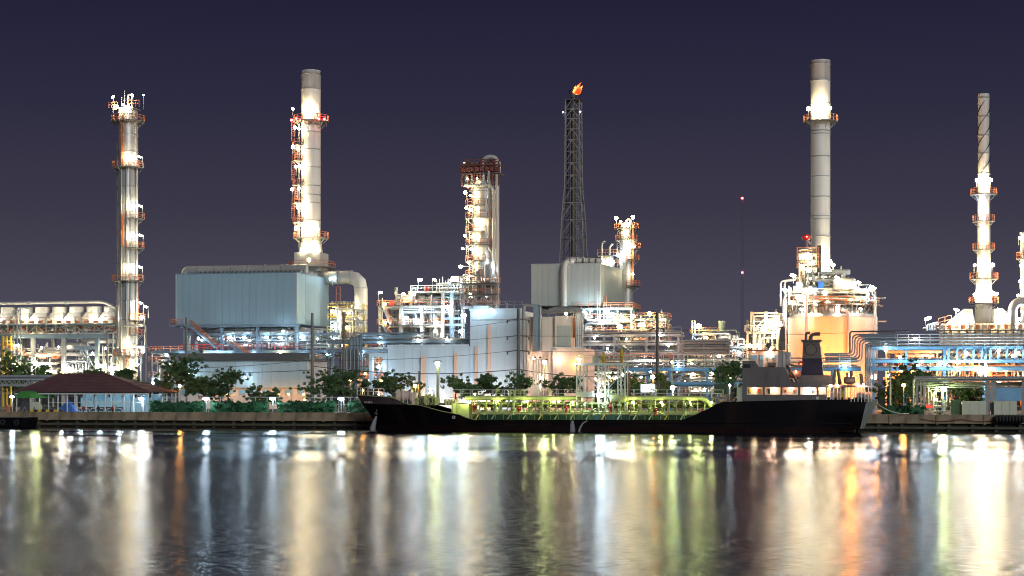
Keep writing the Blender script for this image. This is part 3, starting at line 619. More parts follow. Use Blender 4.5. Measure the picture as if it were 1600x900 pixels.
# ---- drum house: two storey frame with silver drums
t = T('drum_structure', 'brightly lit open steel frame holding silver dome topped drums', 'process structure', 655, 92)
zA, zB, zC = t.Z(508), t.Z(478), t.Z(455)
frame(t, t.U(594), t.U(692), 0, 9, G, [zA, zB], 3, 'steelw', 'orange', 8, .25, .55)
for px in (642, 692):
    for w_ in (0, 9): t.p('column', MB().box(t.U(px)-.28, t.U(px)+.28, w_-.28, w_+.28, zB, zC), M['steelw'])
o = t.p('upper_deck', MB().box(t.U(641), t.U(722), -.5, 9, zC-.35, zC), M['steelw'])
t.p('railing', MB().rail([(t.U(642), -.4, zC), (t.U(722), -.4, zC)], 1.1, .085, 1.4), M['rail_w'], o)
vessel(t, t.U(622), 3, t.Z(535), t.Z(480), 10.5*t.m(), 'clad'); vessel(t, t.U(636), 6, t.Z(535), t.Z(480), 9*t.m(), 'clad')
vessel(t, t.U(675), 3, t.Z(535), t.Z(458), 12*t.m(), 'clad'); vessel(t, t.U(661), 6, t.Z(535), t.Z(470), 6*t.m(), 'shell')
hdrum(t, (t.U(626), 2, t.Z(466)), (t.U(643), 2, t.Z(466)), .9, 'clad'); hdrum(t, (t.U(645), 3, t.Z(465)), (t.U(660), 3, t.Z(465)), .8, 'shell')
for px, y in ((617, 448), (642, 446), (646, 448)):
    t.p('vent_silencer', MB().lathe(t.U(px), 1, [(.2, t.Z(478)), (.2, t.Z(460)), (.36, t.Z(459)), (.36, t.Z(y)), (.1, t.Z(y)+.05)], 10), M['pipe'])
t.p('blue_column', MB().box(t.U(706)-.35, t.U(706)+.35, -.3, .4, G, zC), M['bluegrey']); t.p('blue_column', MB().box(t.U(718)-.25, t.U(718)+.25, 2, 2.5, G, t.Z(440)), M['bluegrey'])
for y in (500, 510): t.p('tie_beam', MB().box(t.U(692), t.U(720), -.1, .2, t.Z(y), t.Z(y)+.45), M['bluegrey'])
t.p('ring_pipe', MB().tube([(t.U(697)+2.7*math.cos(a), 4+2.7*math.sin(a), t.Z(443)) for a in [2*math.pi*k/20 for k in range(21)]], .22, 8), M['shell'])
t.p('ring_pipe', MB().tube([(t.U(697)+2.6*math.cos(a), 4+2.6*math.sin(a), t.Z(450)) for a in [2*math.pi*k/20 for k in range(21)]], .16, 8), M['shell'])
for k in range(9): t.p('valve_stem', MB().tube([(t.U(678+k*4.6), 2.2, zC), (t.U(678+k*4.6), 2.2, t.Z(438-(k % 3)*3))], .15, 7), M['pipe'])
t.p('cabinet', MB().box(t.U(705), t.U(716), 0, 1.5, t.Z(441), t.Z(432)), M['rail_w']); t.p('red_box', MB().box(t.U(663), t.U(670), -.3, .5, zC+.05, zC+.95), M['red']); t.p('red_box', MB().box(t.U(609), t.U(616), -.6, .2, zB+.1, zB+1), M['red'])
stair(t, (t.U(612), -1.0, zA), (t.U(600), -1.0, zB), rail='orange'); stair(t, (t.U(600), -1.2, zA), (t.U(616), -1.2, t.Z(534)), rail='orange')
pipes(t, t.U(596), t.U(722), 0, 8, t.Z(536), zC+.5, 46, 51, r=(.07, .22))
for px, py, c, r_ in ((597, 457, 'warm', .42), (604, 475, 'warm', .3), (633, 460, 'warm', .45), (649, 461, 'white', .35), (659, 438, 'cool', .5), (681, 438, 'warm', .4), (709, 439, 'cool', .5), (702, 481, 'cool', .6), (727, 494, 'cool', .6), (655, 503, 'cool', .55), (638, 497, 'cool', .45), (684, 505, 'white', .5), (604, 504, 'warm', .35), (722, 519, 'cool', .5), (660, 485, 'cool', .4), (683, 518, 'white', .4)):
    lamp(t, (t.U(px), -1.3, t.Z(py)), c, r_, 190, (1.2, 1, .8), arm=(t.U(px-3), -1.2, t.Z(py)-1.8) if py < 462 else None)

# ---- twin fractionating column
t = tower('fractionating_column', 'thick pale column with many left landings and looping overhead pipe', 757, 96, 20, 290, mt='clad', cat='column', seams=(300, 330, 355, 380, 405, 430, 455))
r = t.r; Z = t.Z; U = t.U
t.p('head', MB().lathe(0, 0, [(r, Z(290)), (r*.9, Z(284)), (r*.5, Z(280)), (.1, Z(278))], 24), M['clad'])
t.p('upper_vessel', MB().lathe(U(741), 0, [(1.0, Z(300)), (1.0, Z(262)), (.6, Z(258)), (.1, Z(257))], 16), M['shell'])
t.p('upper_vessel', MB().lathe(U(762), .3, [(1.1, Z(300)), (1.1, Z(268)), (.1, Z(262))], 16), M['dark'])
t.p('overhead_pipe', MB().bend([(U(758), -1.5, Z(300)), (U(758), -1.5, Z(247)), (U(779), -1.5, Z(247)), (U(779), -1.5, G)], 3.6*t.m(), 1.6, 12, 5), M['shell'])
t.p('wrap_pipe', MB().bend([(U(730), -r-.2, Z(292)), (U(770), -r-.2, Z(292)), (U(776), -r-.4, Z(300)), (U(776), -r-.4, Z(480))], .3, .8, 9), M['shell'])
t.p('side_pipe', MB().bend([(U(768), -r-.1, Z(270)), (U(768), -r-.1, Z(390)), (U(773), -r-.1, Z(395)), (U(773), -r-.1, Z(470))], .25, .6, 8), M['pipe'])
for px, y in ((734, 250), (744, 253), (752, 249), (766, 252), (773, 254), (738, 256)): t.p('vent_pipe', MB().bend([(U(px), -.6, Z(272)), (U(px), -.6, Z(y)), (U(px+3), -.6, Z(y)), (U(px+3), -.6, Z(266))], .16, .3), M['dark'])
o = t.p('top_deck', MB().box(U(723), U(784), -2.2, 2.5, Z(272)-.2, Z(272)), M['dark']); t.p('railing', MB().rail([(U(723), -2.1, Z(272)), (U(784), -2.1, Z(272))], 1.5, .12, 1.0), M['headred'], o)
for k in range(8): t.p('red_panel', MB().box(U(724+k*7.5), U(730+k*7.5), -2.3, -2.15, Z(270), Z(263)), M['headred'])
for k in range(7): t.p('head_post', MB().box(U(725+k*9.6)-.13, U(725+k*9.6)+.13, -2.05, -1.8, Z(292), Z(252 if k % 2 else 256)), M['headred'])
o = t.p('head_deck', MB().box(U(725), U(783), -2.2, 2, Z(259)-.15, Z(259)), M['headred']); t.p('railing', MB().rail([(U(725), -2.1, Z(259)), (U(783), -2.1, Z(259))], 1.0, .1, .9), M['headred'], o)
pipes(t, U(726), U(782), -1.8, 1, Z(296), Z(252), 22, 66, ('dark', 'pipeg', 'mot', 'pipe'), (.08, .25))
for px in (735, 750, 768): lamp(t, (U(px), -2.6, Z(281)), 'warm', .18, 120)
for k in range(6): t.p('post', MB().box(U(733+k*8)-.1, U(733+k*8)+.1, -1.9, -1.7, Z(290), Z(274)), M['steel'])
for k, y in enumerate((322, 342, 363, 384, 409, 432)):
    platform(t, Z(y), r + .02, r + 1.35, 160, 285 + (k % 2)*30, ends=True)
    ladder(t, U(741 - (k % 2)*5), -r-.6, Z(y+20), Z(y), 'steelw', False)
for px, py, r_, c in ((733, 303, .45, 'warm'), (741, 308, .3, 'warm'), (735, 327, .36, 'warm'), (742, 330, .36, 'warm'), (752, 351, .62, 'warm'), (748, 346, .4, 'warm'), (733, 370, .36, 'warm'), (745, 372, .35, 'warm'), (729, 390, .36, 'white'), (742, 391, .3, 'warm'), (738, 412, .3, 'warm'), (726, 418, .45, 'warm'), (776, 419, .48, 'cool'), (737, 436, .45, 'warm'), (745, 445, .4, 'warm'), (741, 462, .4, 'warm'), (762, 438, .3, 'warm'), (752, 398, .3, 'warm'), (765, 465, .35, 'white')):
    lamp(t, (U(px), -r - .9, Z(py)), c, r_, 190, arm=(U(740 if px < 745 else 770), -r*.8, Z(py)+.1) if px < 733 or px > 770 else None)
lamp(t, (U(729), -1.8, Z(255)), 'warm', .10, 60, (2.5, .6, .5), (0, -.5, 0), arm=(U(724), -1.8, Z(272)))
frame(t, U(731), U(783), -r-2.2, -r-.6, G, [Z(480), Z(462), Z(445)], 3, 'steel', 'orange', 9, .4, .22, rails=True)
for k in range(5): t.p('reflux_pipe', MB().bend([(U(751+k*3.4), -r-.9-.1*k, Z(478)), (U(751+k*3.4), -r-.9-.1*k, Z(424-k*2)), (U(766+k*2), -r-.9-.1*k, Z(424-k*2)), (U(766+k*2), -r-.9-.1*k, Z(470))], .2, .8, 8, 4), M['pipeg' if k % 2 else 'pipe'])
pipes(t, U(728), U(783), -r-2, -r, Z(480), Z(430), 26, 61, r=(.06, .18))

# ---- white building with sodium lit pilasters
t = T('control_building', 'large windowless white building with glowing orange pilasters behind the ship bow', 'building', 735, 62)
U, Z = t.U, t.Z
zl, zh = Z(541), Z(486); uA, uB, uC = U(606), U(735), U(818)
t.p('low_block', MB().box(uA, uB-.01, .13, 12, G, zl-.03), M['white']); t.p('high_block', MB().box(uB, uC-.01, .13, 14, G, zh-.03), M['white'])
panels(t, 'wall_panel', 'white', uA, uB, 10, G+.02, zl, 0, gap=.02, rows=2); panels(t, 'wall_panel', 'white', uB, uC, 6, G+.02, zh, -.25, .36, gap=.02, rows=3)
t.p('parapet', MB().box(uA-.1, uB-.3, -.12, .3, zl+.004, zl+.35), M['white']); t.p('parapet', MB().box(uB-.12, uC+.1, -.36, .3, zh+.004, zh+.4), M['white'])
t.p('parapet_band', MB().box(uB+.3, uC-.02, -.31, -.254, Z(500)-.1, Z(500)+.05), M['steel'])
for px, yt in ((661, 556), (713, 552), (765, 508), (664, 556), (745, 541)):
    t.p('pilaster', MB().box(U(px)-.22, U(px)+.22, -.75, -.252, G, Z(yt)), M['pilaster_glow'])
    lamp(t, (U(px), -1.25, G+1.0), 'orange', .26, 420)
for px in (640, 690, 740, 785, 805): lamp(t, (U(px), -6.5, G+1.3), 'cool' if px < 790 else 'pink', .36, 420, arm=(U(px), -6.5, G))  # unseen floodlights added in front to brighten the white wall
t.p('vent_box', MB().box(U(740), U(764), -.1, 1.8, zh+.41, Z(478)), M['white'])
for k, px in enumerate((722, 742, 775, 792)): t.p('roof_rail_post', MB().box(U(px)-.1, U(px)+.1, 0, .2, zh+.4, Z(474)), M['steel'])
t.p('railing', MB().rail([(U(737), .6, zh+.4), (U(815), .6, zh+.4)], 1.3, .08, 1.5), M['steel'])
for px, py in ((744, 489), (770, 484), (755, 487)): lamp(t, (U(px), -1.4, Z(py)), 'cool', .26, 110)

t = T('blush_building', 'stepped blush pink building with tall grey duct on its front', 'building', 865, 56)
U, Z = t.U, t.Z
for nm, a, b_, y, w_, d_ in (('left_block', 818, 868, 495, .2, 12), ('mid_block', 868, 894, 494, -.6, 11), ('right_block', 862, 918, 545, -3.2, 8)):
    t.p(nm, MB().box(U(a), U(b_), w_, d_, G, Z(y)), M['pink'])
panels(t, 'wall_panel', 'pink', U(819), U(867), 5, G+.02, Z(495), .06, gap=.02, rows=3); panels(t, 'wall_panel', 'pink', U(868), U(894), 2, Z(540), Z(494), -.74, gap=.02, rows=2); panels(t, 'wall_panel', 'pink', U(862), U(918), 5, G+.02, Z(545), -3.34, gap=.02, rows=2)
t.p('coping', MB().box(U(861), U(919), -3.45, -2.9, Z(545)+.004, Z(545)+.25), M['white'])
for px in (872, 915): t.p('pilaster', MB().box(U(px)-.3, U(px)+.3, -3.7, -3.345, G, Z(548)), M['pink']); lamp(t, (U(px), -4.2, G+1.3), 'orange', .26, 130)
t.p('pilaster', MB().box(U(826)-.2, U(826)+.2, -.3, .055, G, Z(500)), M['pink']); lamp(t, (U(826), -.9, G+1.5), 'orange', .25, 130)
t.p('grey_panel', MB().box(U(872), U(893), -.86, -.745, Z(541), Z(509)), M['greypanel']); t.p('orange_vent', MB().box(U(896), U(902), -.5, .2, Z(528), Z(497)), M['orange'])
t.p('tall_duct', MB().box(U(836), U(843), -1.7, -.35, Z(549), Z(476)), M['bluegrey']); t.p('duct_top', MB().bend([(U(846), -1, Z(548)), (U(846), -1, Z(479)), (U(836), 1, Z(479))], .25, .5), M['pipe'])
t.p('bend_pipe', MB().bend([(U(820), -1, Z(548)), (U(820), -1, Z(477)), (U(835), 3, Z(477))], .33, .7, 9), M['pipe'])
for k in range(4): t.p('roof_pipe', MB().bend([(U(846+k*5), .6+.5*k, Z(488-k*2.5)), (U(902-k*1.5), .6+.5*k-1.6, Z(488-k*2.5)), (U(902+k*3), -1.2, Z(492-k*2.5)), (U(902+k*3), -1.2, Z(545))], .24, .9, 9, 4), M['pipe'])
t.p('railing', MB().rail([(U(845), .4, Z(495)), (U(893), -.4, Z(494))], 1.2, .08, 1.4), M['steel'])
for px, py, c, r_ in ((891, 492, 'warm', .3), (877, 562, 'pink', .3), (848, 590, 'pink', .35), (836, 560, 'pink', .25), (905, 570, 'orange', .3)): lamp(t, (U(px), -4.4 if px > 860 else -1.2, Z(py)), c, r_, 160)
for px in (838, 885): lamp(t, (U(px), -8, G+1.5), 'pink', .36, 170, arm=(U(px), -8, G))  # unseen ground floodlights added to brighten the blush wall

# ---- grey box building
t = T('furnace_house', 'grey green clad box building with a fat pipe climbing its front', 'building', 938, 128)
U, Z = t.U, t.Z
uL = U(830); dep = 24; zt, zb = Z(412), Z(477)
sk = .12  # the side wall runs a little more to the right
t.p('core', MB().hexa([(uL+.2, .2, zb), (-.2, .2, zb), (-.2+sk*dep, dep, zb), (uL, dep, zb)], [(uL+.2, .2, zt-.05), (-.2, .2, zt-.05), (-.2+sk*dep, dep, zt-.05), (uL, dep, zt-.05)]), M['greypanel'])
panels(t, 'cladding_panel', 'greypanel', uL, 0, 12, zb, zt, 0, .14)
pw = dep/10
me = MB().hexa([(-.14, .02, zb), (.02, .02, zb), (.02+sk*pw, pw-.02, zb), (-.14+sk*pw, pw-.02, zb)], [(-.14, .02, zt), (.02, .02, zt), (.02+sk*pw, pw-.02, zt), (-.14+sk*pw, pw-.02, zt)]).mesh('cladding_panel', M['greypanel'])
for k in range(10): t.i('cladding_panel', me, (sk*pw*k, pw*k, 0))
t.p('roof_edge', MB().box(uL-.08, .08, -.08, .5, zt+.004, zt+.16), M['greypanel']); t.p('corner_flashing', MB().box(-.12, .08, -.08, .1, zb, zt), M['rail_w'])
rp_ = 5*t.m()
t.p('climbing_pipe', MB().bend([(U(882), -1, Z(482)), (U(882), -1, Z(406)), (U(938, 4), 4.5, Z(406))], rp_, 2.2, 14, 6), M['shell'])
for k in range(5): t.p('pipe_flange', MB().tube([(U(892+k*9), -.4+k*.9, Z(406)), (U(892+k*9)+.12, -.4+k*.9, Z(406))], rp_+.07, 14), M['steel'])
frame(t, U(900), U(986), .5, 12, G, [Z(520), Z(500), zb-.6], 4, 'bluegrey', 'orange', 13, .5, .3)
pipes(t, U(895), U(990), -.5, 8, Z(525), zb-.3, 40, 71, r=(.07, .22)); hdrum(t, (U(898), .5, Z(514)), (U(925), .5, Z(514)), .9, 'shell'); hdrum(t, (U(905), 1, Z(497)), (U(925), 1, Z(497)), .7, 'clad')
for px, py, c, r_ in ((950, 489, 'cool', .75), (958, 492, 'white', .5), (973, 494, 'warm', .5), (991, 495, 'warm', .55), (925, 485, 'cool', .35), (971, 511, 'warm', .6), (989, 512, 'orange', .4), (1003, 508, 'warm', .45), (1010, 521, 'orange', .4), (940, 505, 'white', .4), (915, 487, 'cool', .4)): lamp(t, (U(px), -1.6, Z(py)), c, r_, 190)
ladder(t, U(936), -.6, Z(500), Z(455), 'rail_w', False); ladder(t, U(947), -.9, Z(480), Z(462), 'orange', False)

# ---- flare
t = T('flare_tower', 'slender dark lattice flare tower rising behind the grey box building', 'flare tower', 896, 180)
U, Z = t.U, t.Z
prof = [(640, 27), (400, 22), (345, 19.5), (290, 14.5), (155, 13)]
def hw(y):
    for (ya, a), (yb, b) in zip(prof, prof[1:]):
        if yb <= y <= ya: return (a + (b-a)*(ya-y)/(ya-yb))*t.m()*.84
    return prof[-1][1]*t.m()*.84
ys = [640, 600, 560, 520, 480, 440, 403, 372, 345, 318, 295, 275, 256, 238, 220, 203, 187, 172, 157]
for sxx, syy in ((-1,-1),(1,-1),(1,1),(-1,1)):
    t.p('leg', MB().tube([(sxx*hw(y), syy*hw(y), max(G, Z(y))) for y in ys], .17, 6), M['lattice'])
for a, b in zip(ys, ys[1:]):
    ha, hb = hw(a), hw(b); za, zb_ = max(G, Z(a)), Z(b); o = MB()
    for (p, q) in (((-1,-1),(1,-1)),((1,-1),(1,1)),((1,1),(-1,1)),((-1,1),(-1,-1))):
        o.bar((p[0]*hb, p[1]*hb, zb_), (q[0]*hb, q[1]*hb, zb_), .16)
        mid = ((p[0]+q[0])/2*hb, (p[1]+q[1])/2*hb, zb_)
        o.bar((p[0]*ha, p[1]*ha, za), mid, .14); o.bar((q[0]*ha, q[1]*ha, za), mid, .14)
    t.p('lattice_bay', o, M['lattice'])
t.p('flare_riser', MB().tube([(0, 0, G), (0, 0, Z(138))], .5, 12), M['taupe']); t.p('gas_line', MB().tube([(-.8, 0, G), (-.8, 0, Z(160))], .3, 8), M['dark'])
t.p('molecular_seal', MB().cyl(-.1, 0, 1.0, Z(176), Z(158), 14), M['dark']); t.p('wind_shield', MB().cyl(-.2, 0, .75, Z(152), Z(141), 12, .9), M['dark'])
ladder(t, 1.1, -.5, G, Z(160), 'steel', False)
o = t.p('top_platform', MB().box(-hw(157)-.3, hw(157)+.3, -hw(157)-.3, hw(157)+.3, Z(157)-.1, Z(157)+.05), M['dark'])
for px in (882, 909): lamp(t, (U(px), -2.2, Z(177)), 'cool', .16, 60)
for px, yt in ((891, 148), (903, 150)): t.p('pilot_pipe', MB().tube([(U(px), -.8, Z(157)), (U(px), -.8, Z(yt))], .1), M['dark'])
fm = bpy.data.materials.new('gas_flame'); n_, N_, L_, b_ = nodes(fm)
tcn = N_.new('ShaderNodeTexCoord'); nzn = N_.new('ShaderNodeTexNoise'); nzn.inputs['Scale'].default_value = .55; nzn.inputs['Detail'].default_value = 4; L_.new(tcn.outputs['Object'], nzn.inputs['Vector'])
rmp = N_.new('ShaderNodeValToRGB'); rmp.color_ramp.elements[0].position = .40; rmp.color_ramp.elements[0].color = (.9, .06, .01, 1); rmp.color_ramp.elements[1].position = .60; rmp.color_ramp.elements[1].color = (4, .95, .22, 1); L_.new(nzn.outputs[0], rmp.inputs[0])
b_.inputs['Base Color'].default_value = (0, 0, 0, 1); L_.new(rmp.outputs[0], b_.inputs['Emission Color']); b_.inputs['Emission Strength'].default_value = 1.6
ft = T('gas_flame', 'orange gas flame leaning right at the tip of the flare tower', 'flame', 900, 180, zb=Z(148))
fb = MB(); rr = random.Random(3)
for k in range(18):
    a = rr.uniform(0, 6.28); x0, y0 = .6*math.cos(a), .5*math.sin(a); h = rr.uniform(.9, 2.3) if k else 2.9; lean = rr.uniform(-.3, 1.5)
    fb.tube([(x0+lean*h*.28*tt*tt*2+.15*math.sin(tt*7+k), y0, Z(147)+h*tt) for tt in (0, .15, .35, .6, .8, 1)], [.2, .46, .58, .42, .2, .01], 8)
ft.p('flame_tongues', fb, fm)

# ---- rear column with star lamps
t = tower('stripper_column', 'shorter bright column with lamps at its head behind the grey box building', 979, 148, 10.5, 356, mt='clad', cat='column', seams=(372, 392, 412, 430))
r = t.r; U, Z = t.U, t.Z
t.p('head', MB().lathe(0, 0, [(r, Z(356)), (r*.8, Z(350)), (.1, Z(346))], 20), M['clad'])
for y, a0, a1, w_ in ((357, -180, 180, 1.3), (375, -180, 180, 1.1), (406, -80, 50, 1.5), (447, -80, 50, 1.6), (388, -60, 40, 1.7)): platform(t, Z(y), r+.02, r+w_, a0, a1)
t.p('overhead_pipe', MB().bend([(0, 0, Z(352)), (0, 0, Z(343)), (.9, 0, Z(343)), (1.2, -.6, Z(380))], .25, .5), M['shell']); t.p('ladder_panel', MB().box(1.4, 1.8, -1.3, -1.1, Z(445), Z(352)), M['orange'])
ladder(t, -r-.3, -.5, Z(430), Z(360), 'steelw', False)
for px, py, r_ in ((965, 342, .55), (991, 341, .5), (972, 348, .4), (983, 352, .45), (992, 387, .42), (985, 385, .6), (991, 429, .3), (978, 366, .45), (984, 398, .35)): lamp(t, (U(px), -r-.9, Z(py)), 'warm', r_, 210, arm=(U(px), -r-.6, Z(py+13)) if py in (342, 341) else None)
t.p('side_drum', MB().lathe(U(952), 0, [(1.0, Z(440)), (1.0, Z(402)), (.3, Z(397))], 14), M['clad']); t.p('side_drum', MB().lathe(U(943), .5, [(.8, Z(440)), (.8, Z(404)), (.3, Z(400))], 14), M['shell'])
o = t.p('side_deck', MB().box(U(935), U(967), -1.6, 2, Z(399)-.2, Z(399)), M['grate']); t.p('railing', MB().rail([(U(935), -1.5, Z(399)), (U(967), -1.5, Z(399))], 1.2, .09, 1), M['orange'], o)
for px, y in ((941, 380), (953, 385)): t.p('vent_pipe', MB().bend([(U(px), -.8, Z(412)), (U(px), -.8, Z(y)), (U(px)+.8, -.8, Z(y-4))], .28, .5), M['pipe'])
t.p('railing', MB().rail([(U(955), -1.5, Z(415)), (U(968), -1.5, Z(415))], 1.2, .09, 1), M['orange'])
lamp(t, (U(968), -1.8, Z(399)), 'cool', .5, 200); lamp(t, (U(945), -1.6, Z(408)), 'warm', .35, 180); lamp(t, (U(960), -1.6, Z(410)), 'cool', .3, 180)
# ---- grey pipe banks in the middle distance
t = pipe_rack('pipe_rack', 'stack of long grey pipes under the grey box building', 895, 1065, 96, (522, 536, 550), (905, 960, 1010, 1060), 'steel', 15, 9, wd=6, rail='steel', r=(.14, .30))
for px, py, c in ((930, 528, 'white'), (980, 530, 'warm'), (1030, 524, 'white'), (905, 545, 'cool'), (950, 545, 'white'), (1045, 540, 'white')): lamp(t, (t.U(px), -1.0, t.Z(py)), c, .26, 150)
for k in range(3): t.p('drop_pipe', MB().bend([(t.U(965), -.8-.2*k, t.Z(541+k*3)), (t.U(978+k*4), -.8-.2*k, t.Z(541+k*3)), (t.U(978+k*4), -.8-.2*k, t.Z(580))], .2, .7), M['pipeg'])
t = T('pump_structure', 'orange railed process frame with yellow lamps right of the grey box building', 'process structure', 1010, 118)
frame(t, t.U(992), t.U(1040), 0, 7, G, [t.Z(535), t.Z(515), t.Z(498)], 3, 'steel', 'orange', 17, .5, .25)
pipes(t, t.U(990), t.U(1042), -.5, 6, t.Z(535), t.Z(490), 30, 72, r=(.07, .2)); hdrum(t, (t.U(1000), 1, t.Z(506)), (t.U(1022), 1, t.Z(506)), .8)
vessel(t, t.U(1032), 2, t.Z(520), t.Z(488), .9)
for px, py, c, r_ in ((1016, 490, 'lime', .5), (1002, 508, 'warm', .5), (1010, 522, 'orange', .4), (1028, 512, 'warm', .35), (995, 525, 'warm', .35), (1035, 500, 'warm', .3)): lamp(t, (t.U(px), -1.2, t.Z(py)), c, r_, 190, arm=(t.U(px), -1, t.Z(py)-2) if py == 490 else None)

t = T('loading_structure', 'small frame with one glaring lamp and a white stub stack in the middle distance', 'process structure', 1105, 130)
U, Z = t.U, t.Z
frame(t, U(1082), U(1118), 0, 6, G, [Z(545), Z(521)], 2, 'steel', 'orange', 18, .5, .25)
for px in (1082, 1086): t.p('mast_post', MB().box(U(px)-.15, U(px)+.15, -.2, .1, Z(521), Z(501)), M['steelw'])
t.p('stub_stack', MB().lathe(U(1126), 3, [(5.5*t.m(), G), (5.5*t.m(), Z(503)), (6.3*t.m(), Z(502)), (6.3*t.m(), Z(501))], 18), M['shell'])
t.p('bent_pipe', MB().bend([(U(1132), 1, Z(524)), (U(1142), 1, Z(524)), (U(1142), 1, Z(560))], .4, 1.2, 9), M['pipe'])
pipes(t, U(1080), U(1165), -.5, 5, Z(560), Z(515), 36, 73, r=(.08, .24))
for px, py, c, r_ in ((1092, 510, 'lime', .75), (1090, 534, 'cool', .45), (1128, 544, 'white', .55), (1148, 546, 'white', .5), (1160, 543, 'warm', .45), (1115, 538, 'warm', .35), (1105, 528, 'orange', .3), (1138, 550, 'white', .4)): lamp(t, (U(px), -1.2, Z(py)), c, r_, 200)
t = pipe_rack('pipe_rack', 'short stack of curved end pipes left of the stub stack', 1062, 1140, 104, (534, 542, 550), (1068, 1100, 1136), 'steel', 25, 8, wd=5, r=(.14, .26))
t = T('radio_mast', 'thin lattice mast with two red lamps standing far behind', 'mast', 1160, 420)
b = MB(); U, Z = t.U, t.Z
for a in (0, 2.09, 4.19): b.bar((.6*math.cos(a), .6*math.sin(a), G), (.25*math.cos(a), .25*math.sin(a), Z(309)), .10)
t.p('mast', b, M['dark']); b = MB()
for k in range(40): z = G + (Z(312)-G)*k/40; z2 = G + (Z(312)-G)*(k+1)/40; b.bar((-.5, 0, z), (.4, 0, z2), .06); b.bar((.4, 0, z), (-.5, 0, z2), .06)
t.p('bracing', b, M['dark'])
for y in (310, 426): lamp(t, (0, -.6, Z(y)), 'red', .55, 60, name='aviation_lamp')

for nm, lab, a, c, off, ylv, sd, lc in (('pump_house', 'dense lit pipework seen between the middle lamp posts above the blue bridge', 1044, 1172, 112, (585, 560, 541), 103, ('warm', 'cool', 'warm', 'white')), ('pump_house', 'low lit pipework left of the boiler house legs', 238, 300, 92, (590, 566, 550), 104, ('cool', 'warm', 'cool')), ('pump_house', 'cramped lit pipework behind the white portal frame', 545, 604, 84, (592, 570, 548), 105, ('cool', 'orange', 'warm')), ('pump_house', 'lit pipework under the grey pipe stack behind the loading gantry', 905, 1044, 90, (600, 580, 562), 106, ('white', 'cool', 'warm', 'orange'))):
    t = T(nm, lab, 'process structure', (a+c)/2, off); U, Z = t.U, t.Z
    frame(t, U(a), U(c), 0, 6, G, [Z(y) for y in ylv], 4, 'steelw', 'orange', sd, .5, .22)
    pipes(t, U(a), U(c), -.8, 5, G+.5, Z(ylv[-1]-4), 60, sd, ('pipe', 'shell', 'pipeg', 'pipe', 'bluegrey'), (.06, .2))
    for k in range(3): hdrum(t, (U(a+(c-a)*(.1+k*.3)), 2, Z(ylv[0]-6-(k % 2)*14)), (U(a+(c-a)*(.3+k*.3)), 2, Z(ylv[0]-6-(k % 2)*14)), .55, 'clad')
    rr = random.Random(sd)
    for k in range(max(6, int((c-a)/10))): lamp(t, (U(a + (c-a)*(k+.5)/max(6, int((c-a)/10))), -1.2, Z(rr.uniform(ylv[-1]-2, 600))), rr.choice(lc), rr.uniform(.2, .4), 190)
# ---- blue pipe bridge behind the ship
t = pipe_rack('pipe_rack', 'light blue pipe bridge with white handrail behind the tanker deck', 974, 1345, 44, (575,), (1012, 1048, 1105, 1170, 1230, 1300), 'blue', 35, 12, wd=5, rail='rail_w', r=(.09, .16), railh=2.2, mats=('pipeb', 'pipeg', 'pipeb', 'pipe'))
U, Z = t.U, t.Z
for y in (560, 566, 571): t.p('side_pipe', MB().tube([(U(976), .0, Z(y)), (U(1340), .0, Z(y))], .13, 7), M['pipe' if y != 566 else 'pipeg'])
t.p('lower_beam', MB().box(U(974), U(1300), -.2, .2, Z(604), Z(600)), M['blue']); t.p('lower_beam', MB().box(U(1040), U(1190), -.9, -.5, Z(601), Z(597)), M['blue'])
for a, c in ((985, 1008), (1072, 1056), (1120, 1140)): t.p('brace', MB().bar((U(a), -.1, Z(578)), (U(c), -.1, Z(598)), .18), M['blue'])
o = t.p('back_wall', MB().box(U(1065), U(1165), 3.2, 3.5, Z(595), Z(578)), M['pink']); 
for k in range(13):
    px = 1066 + k*7.4; t.p('stud', MB().bar((U(px), 3.0, Z(595)), (U(px + (4 if k % 3 == 1 else 0)), 3.0, Z(578)), .2), M['rail_w'], o)
o = t.p('back_wall', MB().box(U(1065), U(1110), 3.2, 3.5, Z(616), Z(606)), M['pink'])
for k in range(7): t.p('stud', MB().bar((U(1066+k*6.5), 3.0, Z(616)), (U(1066+k*6.5), 3.0, Z(606)), .2), M['mot'], o)
pipes(t, U(980), U(1300), 1, 4.5, Z(618), Z(579), 40, 74, r=(.06, .18))
for px, py, c, r_ in ((1080, 585, 'pink', .3), (1110, 583, 'pink', .3), (1140, 583, 'warm', .3), (1150, 576, 'warm', .3), (1085, 609, 'warm', .22), (1100, 608, 'white', .22), (1015, 580, 'cool', .25), (1000, 590, 'cool', .25), (1060, 570, 'cool', .25), (1200, 570, 'cool', .25), (1320, 572, 'cool', .3), (1125, 608, 'warm', .22)): lamp(t, (U(px), 1.5 if py > 577 else -.6, Z(py)), c, r_, 130)

# ---- cylindrical furnace with crown of walkways
t = T('cylindrical_furnace', 'huge orange lit round tank with crown of crowded walkways behind the ship funnel', 'tank', 1301, 82)
U, Z = t.U, t.Z; s = t.m(); r = 69*s
t.p('shell', MB().lathe(0, 0, [(r, G), (r, Z(497))], 56), M['tank'])
for y in (520, 545): t.p('seam_ring', MB().lathe(0, 0, [(r+.005, Z(y)-.04), (r+.03, Z(y)), (r+.005, Z(y)+.04)], 56), M['tank'])
t.p('roof', MB().lathe(0, 0, [(r+.1, Z(497)), (r-.2, Z(495)), (r*.93, Z(488)), (r*.8, Z(482)), (r*.4, Z(470)), (.5, Z(466))], 48), M['clad'])
for k in range(26):
    a = math.radians(180 + k*180/25); t.p('anchor_bracket', MB().bar((r*1.02*math.cos(a), r*1.02*math.sin(a), Z(479)), (r*.95*math.cos(a), r*.95*math.sin(a), Z(491)), .2), M['dark'])
